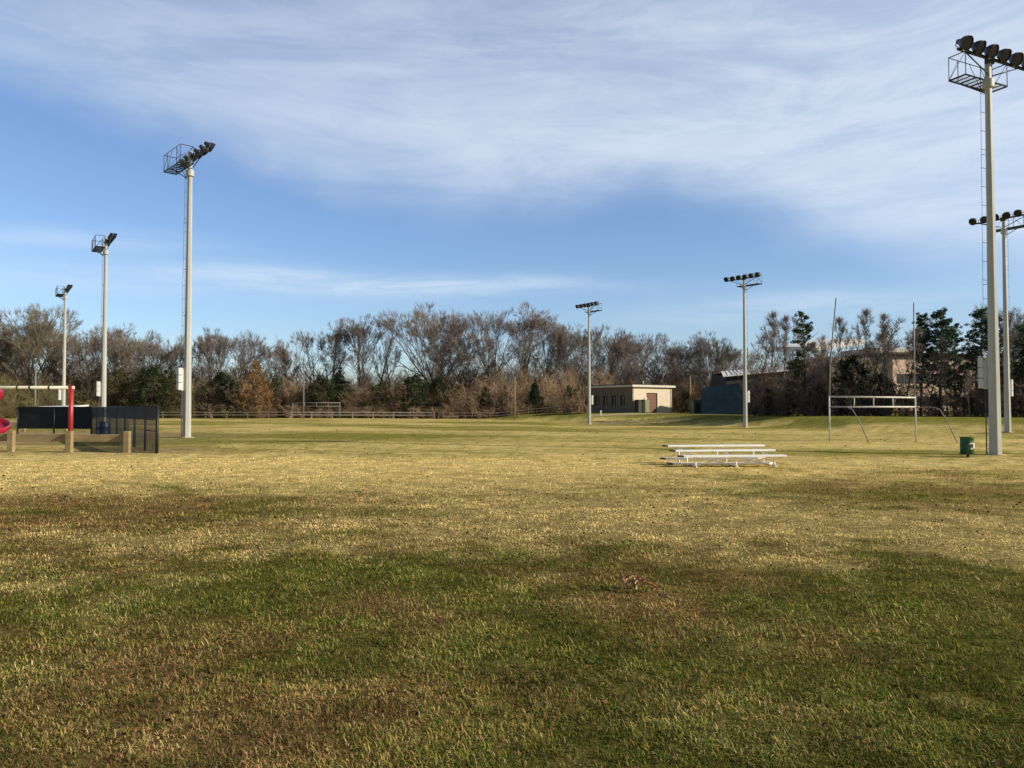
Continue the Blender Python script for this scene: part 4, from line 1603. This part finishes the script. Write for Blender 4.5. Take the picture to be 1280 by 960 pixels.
    b.add([(xl, -.4, zl - .5), (xm_, -.4, zr_ - .55), (xm_, -.4, zr_ + .25), (xl, -.4, zl + .05),
           (xl, 9, zl), (xm_, 9, zr_), (xm_, 9, zr_ + 1.1), (xl, 9, zl + .8)],
          [(0, 1, 2, 3), (3, 2, 6, 7), (1, 5, 6, 2), (4, 0, 3, 7), (5, 4, 7, 6), (0, 4, 5, 1)])
    b.build('roof_band', M['roofwhite'], root5)
    for k in range(9):
        for zz in (1.9, 5.0):
            xx = w * .5 + (w * .46) * (k + .5) / 9
            b = MB(); b.box((xx, -.02, zz), (1.25, .08, 1.3)); b.build('window', M['glass'], root5)


def ribbon(name, pts, width, m, label, lift=.02):
    """pts: (x,y); follows the terrain"""
    P = [Vector(p) for p in pts]
    # resample
    Q = []
    for a, b_ in zip(P[:-1], P[1:]):
        for k in range(6):
            Q.append(a.lerp(b_, k / 6))
    Q.append(P[-1])
    vs, fs = [], []
    nx = 6
    for k, p in enumerate(Q):
        d = (Q[min(k + 1, len(Q) - 1)] - Q[max(k - 1, 0)]).normalized()
        n = Vector((-d.y, d.x))
        for j in range(nx + 1):
            wj = width * (1 + .12 * math.sin(k * 1.3 + (j > 3) * 2)) * (j / nx - .5)
            q = p + n * wj
            vs.append((q.x, q.y, tz(q.x, q.y) + lift))
    for k in range(len(Q) - 1):
        for j in range(nx):
            i = k * (nx + 1) + j
            fs.append((i, i + 1, i + nx + 2, i + nx + 1))
    b = MB(); b.add(vs, fs, True)
    return tag(b.build(name, m), label, None, None, 'structure')


def build_leaf_clump():
    Y = 7.08
    x = at(793, Y)
    z = tz(x, Y) + .02
    root = empty('dry_leaf_clump', (x, Y, z), 0, 'clump of curled orange-brown dead leaves lying on the foreground grass', 'leaves')
    rd = random.Random(5)
    for k in range(9):
        L = rd.uniform(.05, .075); Wd = L * .6
        n, mw = 8, 4
        vs, fs = [], []
        for i in range(n + 1):
            t = i / n
            lob = (.25 + .75 * abs(math.sin(t * PI * 2.6 + .3))) * math.sin(PI * min(1, t * .95 + .04)) ** .7
            for j in range(-mw, mw + 1):
                s = j / mw
                cu = (s * s) * Wd * .7
                vs.append((s * Wd * lob * (1 - .25 * abs(s)), (t - .5) * 2 * L, cu + math.sin(t * 3.0) * L * .28))
        for i in range(n):
            for j in range(2 * mw):
                q = i * (2 * mw + 1) + j
                fs.append((q, q + 1, q + 2 * mw + 2, q + 2 * mw + 1))
        b = MB(); b.add(vs, fs, True)
        o = b.build('leaf', M['leaf'], root)
        ax = (-.12, -.06, 0, .06, .12, .03, -.09, .09, -.02)[k]
        o.location = (ax, rd.uniform(-.09, .09), .035 + rd.uniform(0, .03))
        o.rotation_euler = (R(rd.uniform(25, 65)) if k < 4 else R(rd.uniform(-15, 20)), R(rd.uniform(-30, 30)), R(rd.uniform(-50, 50)) if k < 3 else R(rd.uniform(40, 120)))


# ------------------------------------------------------------------ sky, sun, camera
def build_world():
    w = bpy.data.worlds.new('World')
    SC.world = w
    w.use_nodes = True
    nt = w.node_tree
    N, L = nt.nodes, nt.links
    bg = N['Background']
    bg.inputs['Strength'].default_value = .1
    sky = N.new('ShaderNodeTexSky')
    sky.sky_type = 'NISHITA'
    sky.sun_disc = False
    sky.sun_elevation = R(SUN_EL)
    sky.sun_rotation = R(SUN_AZ)
    sky.air_density = 1.0
    sky.dust_density = .6
    sky.ozone_density = 1.6
    tc = N.new('ShaderNodeTexCoord')
    sx = N.new('ShaderNodeSeparateXYZ')
    L.new(tc.outputs['Generated'], sx.inputs[0])
    def math_(op, a, b=None, c=None):
        n = N.new('ShaderNodeMath'); n.operation = op
        for i, v in enumerate((a, b, c)):
            if v is None: continue
            if isinstance(v, (int, float)): n.inputs[i].default_value = v
            else: L.new(v, n.inputs[i])
        return n.outputs[0]
    def rng(v, a0, a1, b0, b1, smooth=True):
        n = N.new('ShaderNodeMapRange')
        n.interpolation_type = 'SMOOTHSTEP' if smooth else 'LINEAR'
        L.new(v, n.inputs['Value'])
        for nm, k in (('From Min', a0), ('From Max', a1), ('To Min', b0), ('To Max', b1)):
            n.inputs[nm].default_value = k
        return n.outputs[0]
    az = math_('ARCTAN2', sx.outputs['X'], sx.outputs['Y'])
    el = math_('ARCSINE', sx.outputs['Z'])
    cv = N.new('ShaderNodeCombineXYZ')
    L.new(az, cv.inputs[0]); L.new(el, cv.inputs[1])
    def noise(scale, stretch, det=6, ro=.6, rot=0.0, dist=0.0, off=0.0):
        mp = N.new('ShaderNodeMapping'); mp.inputs['Scale'].default_value = stretch
        mp.inputs['Rotation'].default_value = (0, 0, rot)
        mp.inputs['Location'].default_value = (off, off * .7, 0)
        L.new(cv.outputs[0], mp.inputs['Vector'])
        n = N.new('ShaderNodeTexNoise'); n.inputs['Scale'].default_value = scale
        n.inputs['Detail'].default_value = det; n.inputs['Roughness'].default_value = ro
        n.inputs['Distortion'].default_value = dist * .8
        L.new(mp.outputs[0], n.inputs['Vector'])
        return n.outputs['Fac']
    # lower edge of the high cloud veil as elevation over azimuth
    def azel(px, y):
        u, v = (px - 640) / 1000, (480 - y) / 1000
        th = math.atan(.032)
        Yc = math.cos(th) - v * math.sin(th); Zc = math.sin(th) + v * math.cos(th)
        return math.atan2(u, Yc), math.atan2(Zc, math.hypot(u, Yc))
    pts = [azel(*p) for p in ((-250, 40), (-50, 90), (60, 125), (180, 175), (290, 215), (400, 248), (520, 268), (640, 278), (720, 275), (790, 266), (870, 276), (960, 298), (1050, 325), (1150, 345), (1300, 352), (1500, 360))]
    A0, A1 = -1.1, 1.1
    fc = N.new('ShaderNodeFloatCurve')
    cm = fc.mapping.curves[0]
    cm.points[0].location = (0, pts[0][1]); cm.points[1].location = (1, pts[-1][1])
    for a_, e_ in pts:
        cm.points.new((a_ - A0) / (A1 - A0), e_)
    fc.mapping.update()
    azn = rng(az, A0, A1, 0, 1, False)
    L.new(azn, fc.inputs['Value'])
    edge = fc.outputs[0]
    wob = noise(3.0, (1.0, 2.2, 1), 5, .6, R(-12), .4)
    wob = math_('MULTIPLY', math_('SUBTRACT', wob, .5), .10)
    dlt = math_('ADD', math_('SUBTRACT', el, edge), wob)
    veil = rng(dlt, -.02, .075, 0, 1)
    st = noise(2.6, (1.0, 5.0, 1), 8, .62, R(14), .7, 3.0)
    st = rng(st, .34, .64, .62, 1.0)
    st2 = noise(9.0, (.9, 2.8, 1), 8, .66, R(20), 1.0, 9.0)
    st2 = rng(st2, .3, .7, .88, 1.05)
    veil = math_('MULTIPLY', math_('MULTIPLY', veil, st), st2)
    # thinner toward the upper left, thicker right
    lr = rng(az, -.75, .45, .58, 1.0)
    veil = math_('MULTIPLY', veil, lr)
    top = rng(el, .36, .56, 1.0, .7)
    veil = math_('MULTIPLY', veil, top)
    veil = math_('MULTIPLY', veil, rng(el, .6, .95, 1.0, .12))
    veil = math_('MULTIPLY', veil, rng(az, -1.5, -.9, .1, 1.0))  # veil cleared overhead and far left, out of view, to weaken the fill
    # low thin streaks
    def streak(px, y, halfw, th, amp, seed):
        a_, e_ = azel(px, y)
        wv = math_('MULTIPLY', math_('SUBTRACT', noise(4, (1, 1.5, 1), 4, .6, 0, 0, seed), .5), .035)
        de = math_('DIVIDE', math_('ADD', math_('SUBTRACT', el, e_), wv), th)
        da = math_('DIVIDE', math_('SUBTRACT', az, a_), halfw)
        q = math_('ADD', math_('MULTIPLY', de, de), math_('MULTIPLY', da, da))
        gss = math_('EXPONENT', math_('MULTIPLY', q, -1))
        nz = rng(noise(6, (1, 7, 1), 7, .65, R(3), .5, seed + 4), .3, .65, .2, 1)
        return math_('MULTIPLY', math_('MULTIPLY', gss, nz), amp)
    s1 = streak(470, 355, .24, .012, 1.0, 1.0)
    s2 = streak(60, 295, .16, .012, .4, 2.0)
    s3 = streak(1000, 385, .18, .018, .5, 5.0)
    s4 = streak(150, 350, .3, .02, .35, 7.0)
    tot = math_('ADD', math_('ADD', s1, s2), math_('ADD', s3, s4))
    cl = math_('MINIMUM', math_('ADD', veil, tot), .93)
    # tint of the clear sky
    tint = N.new('ShaderNodeMix'); tint.data_type = 'RGBA'; tint.blend_type = 'MULTIPLY'
    tint.inputs['Factor'].default_value = 1
    L.new(sky.outputs[0], tint.inputs['A'])
    tint.inputs['B'].default_value = (1.14, 1.29, 1.56, 1)
    mix = N.new('ShaderNodeMix'); mix.data_type = 'RGBA'
    L.new(math_('MULTIPLY', cl, .82), mix.inputs['Factor'])
    L.new(tint.outputs['Result'], mix.inputs['A'])
    mix.inputs['B'].default_value = (7.7, 8.6, 9.7, 1)
    dim = math_('MULTIPLY', rng(math_('ABSOLUTE', az), .85, 1.25, 1.0, .55), rng(el, .62, .95, 1.0, .6))  # dims the sky outside the view, added to keep unlit sides dark
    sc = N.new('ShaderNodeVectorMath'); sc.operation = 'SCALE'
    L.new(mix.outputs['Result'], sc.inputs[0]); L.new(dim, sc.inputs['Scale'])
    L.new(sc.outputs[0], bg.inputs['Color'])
    return tint, mix


TINT, CMIX = build_world()
sun = bpy.data.lights.new('sun', 'SUN')
sun.energy = 5.0
sun.angle = R(.6)
sun.color = (1.0, .9, .72)
so = bpy.data.objects.new('sun', sun)
COL.objects.link(so)
sd = Vector((math.sin(R(SUN_AZ)) * math.cos(R(SUN_EL)), math.cos(R(SUN_AZ)) * math.cos(R(SUN_EL)), math.sin(R(SUN_EL))))
so.rotation_euler = sd.to_track_quat('Z', 'Y').to_euler()
so.location = sd * 100

build_ground()
build_grass()
leaf_scatter()
build_masts()
build_bleacher()
build_goal()
build_far_goal()
build_bin()
build_timber_fences()
build_swing()
build_slide()
build_black_fence()
build_far_fences()
build_buildings()
ribbon('service_road', [(at(735, 114.5), 114.5), (at(790, 113), 113), (at(860, 110), 110), (at(915, 107), 107)], 2.6, M['gravel'], 'pale service road in front of the small building')
build_leaf_clump()
build_trees()
build_thickets()

cam = bpy.data.cameras.new('camera')
cam.sensor_width = 36
cam.lens = 36 * 1000 / 1280
cam.clip_end = 2000
co = bpy.data.objects.new('camera', cam)
COL.objects.link(co)
co.location = (0, 0, CAM_H)
co.rotation_euler = (R(90) + math.atan(.032), 0, 0)
SC.camera = co
SC.view_settings.view_transform = 'Standard'
SC.view_settings.look = 'None'
SC.view_settings.exposure = 0
SC.cycles.max_bounces = 5
SC.cycles.transparent_max_bounces = 12
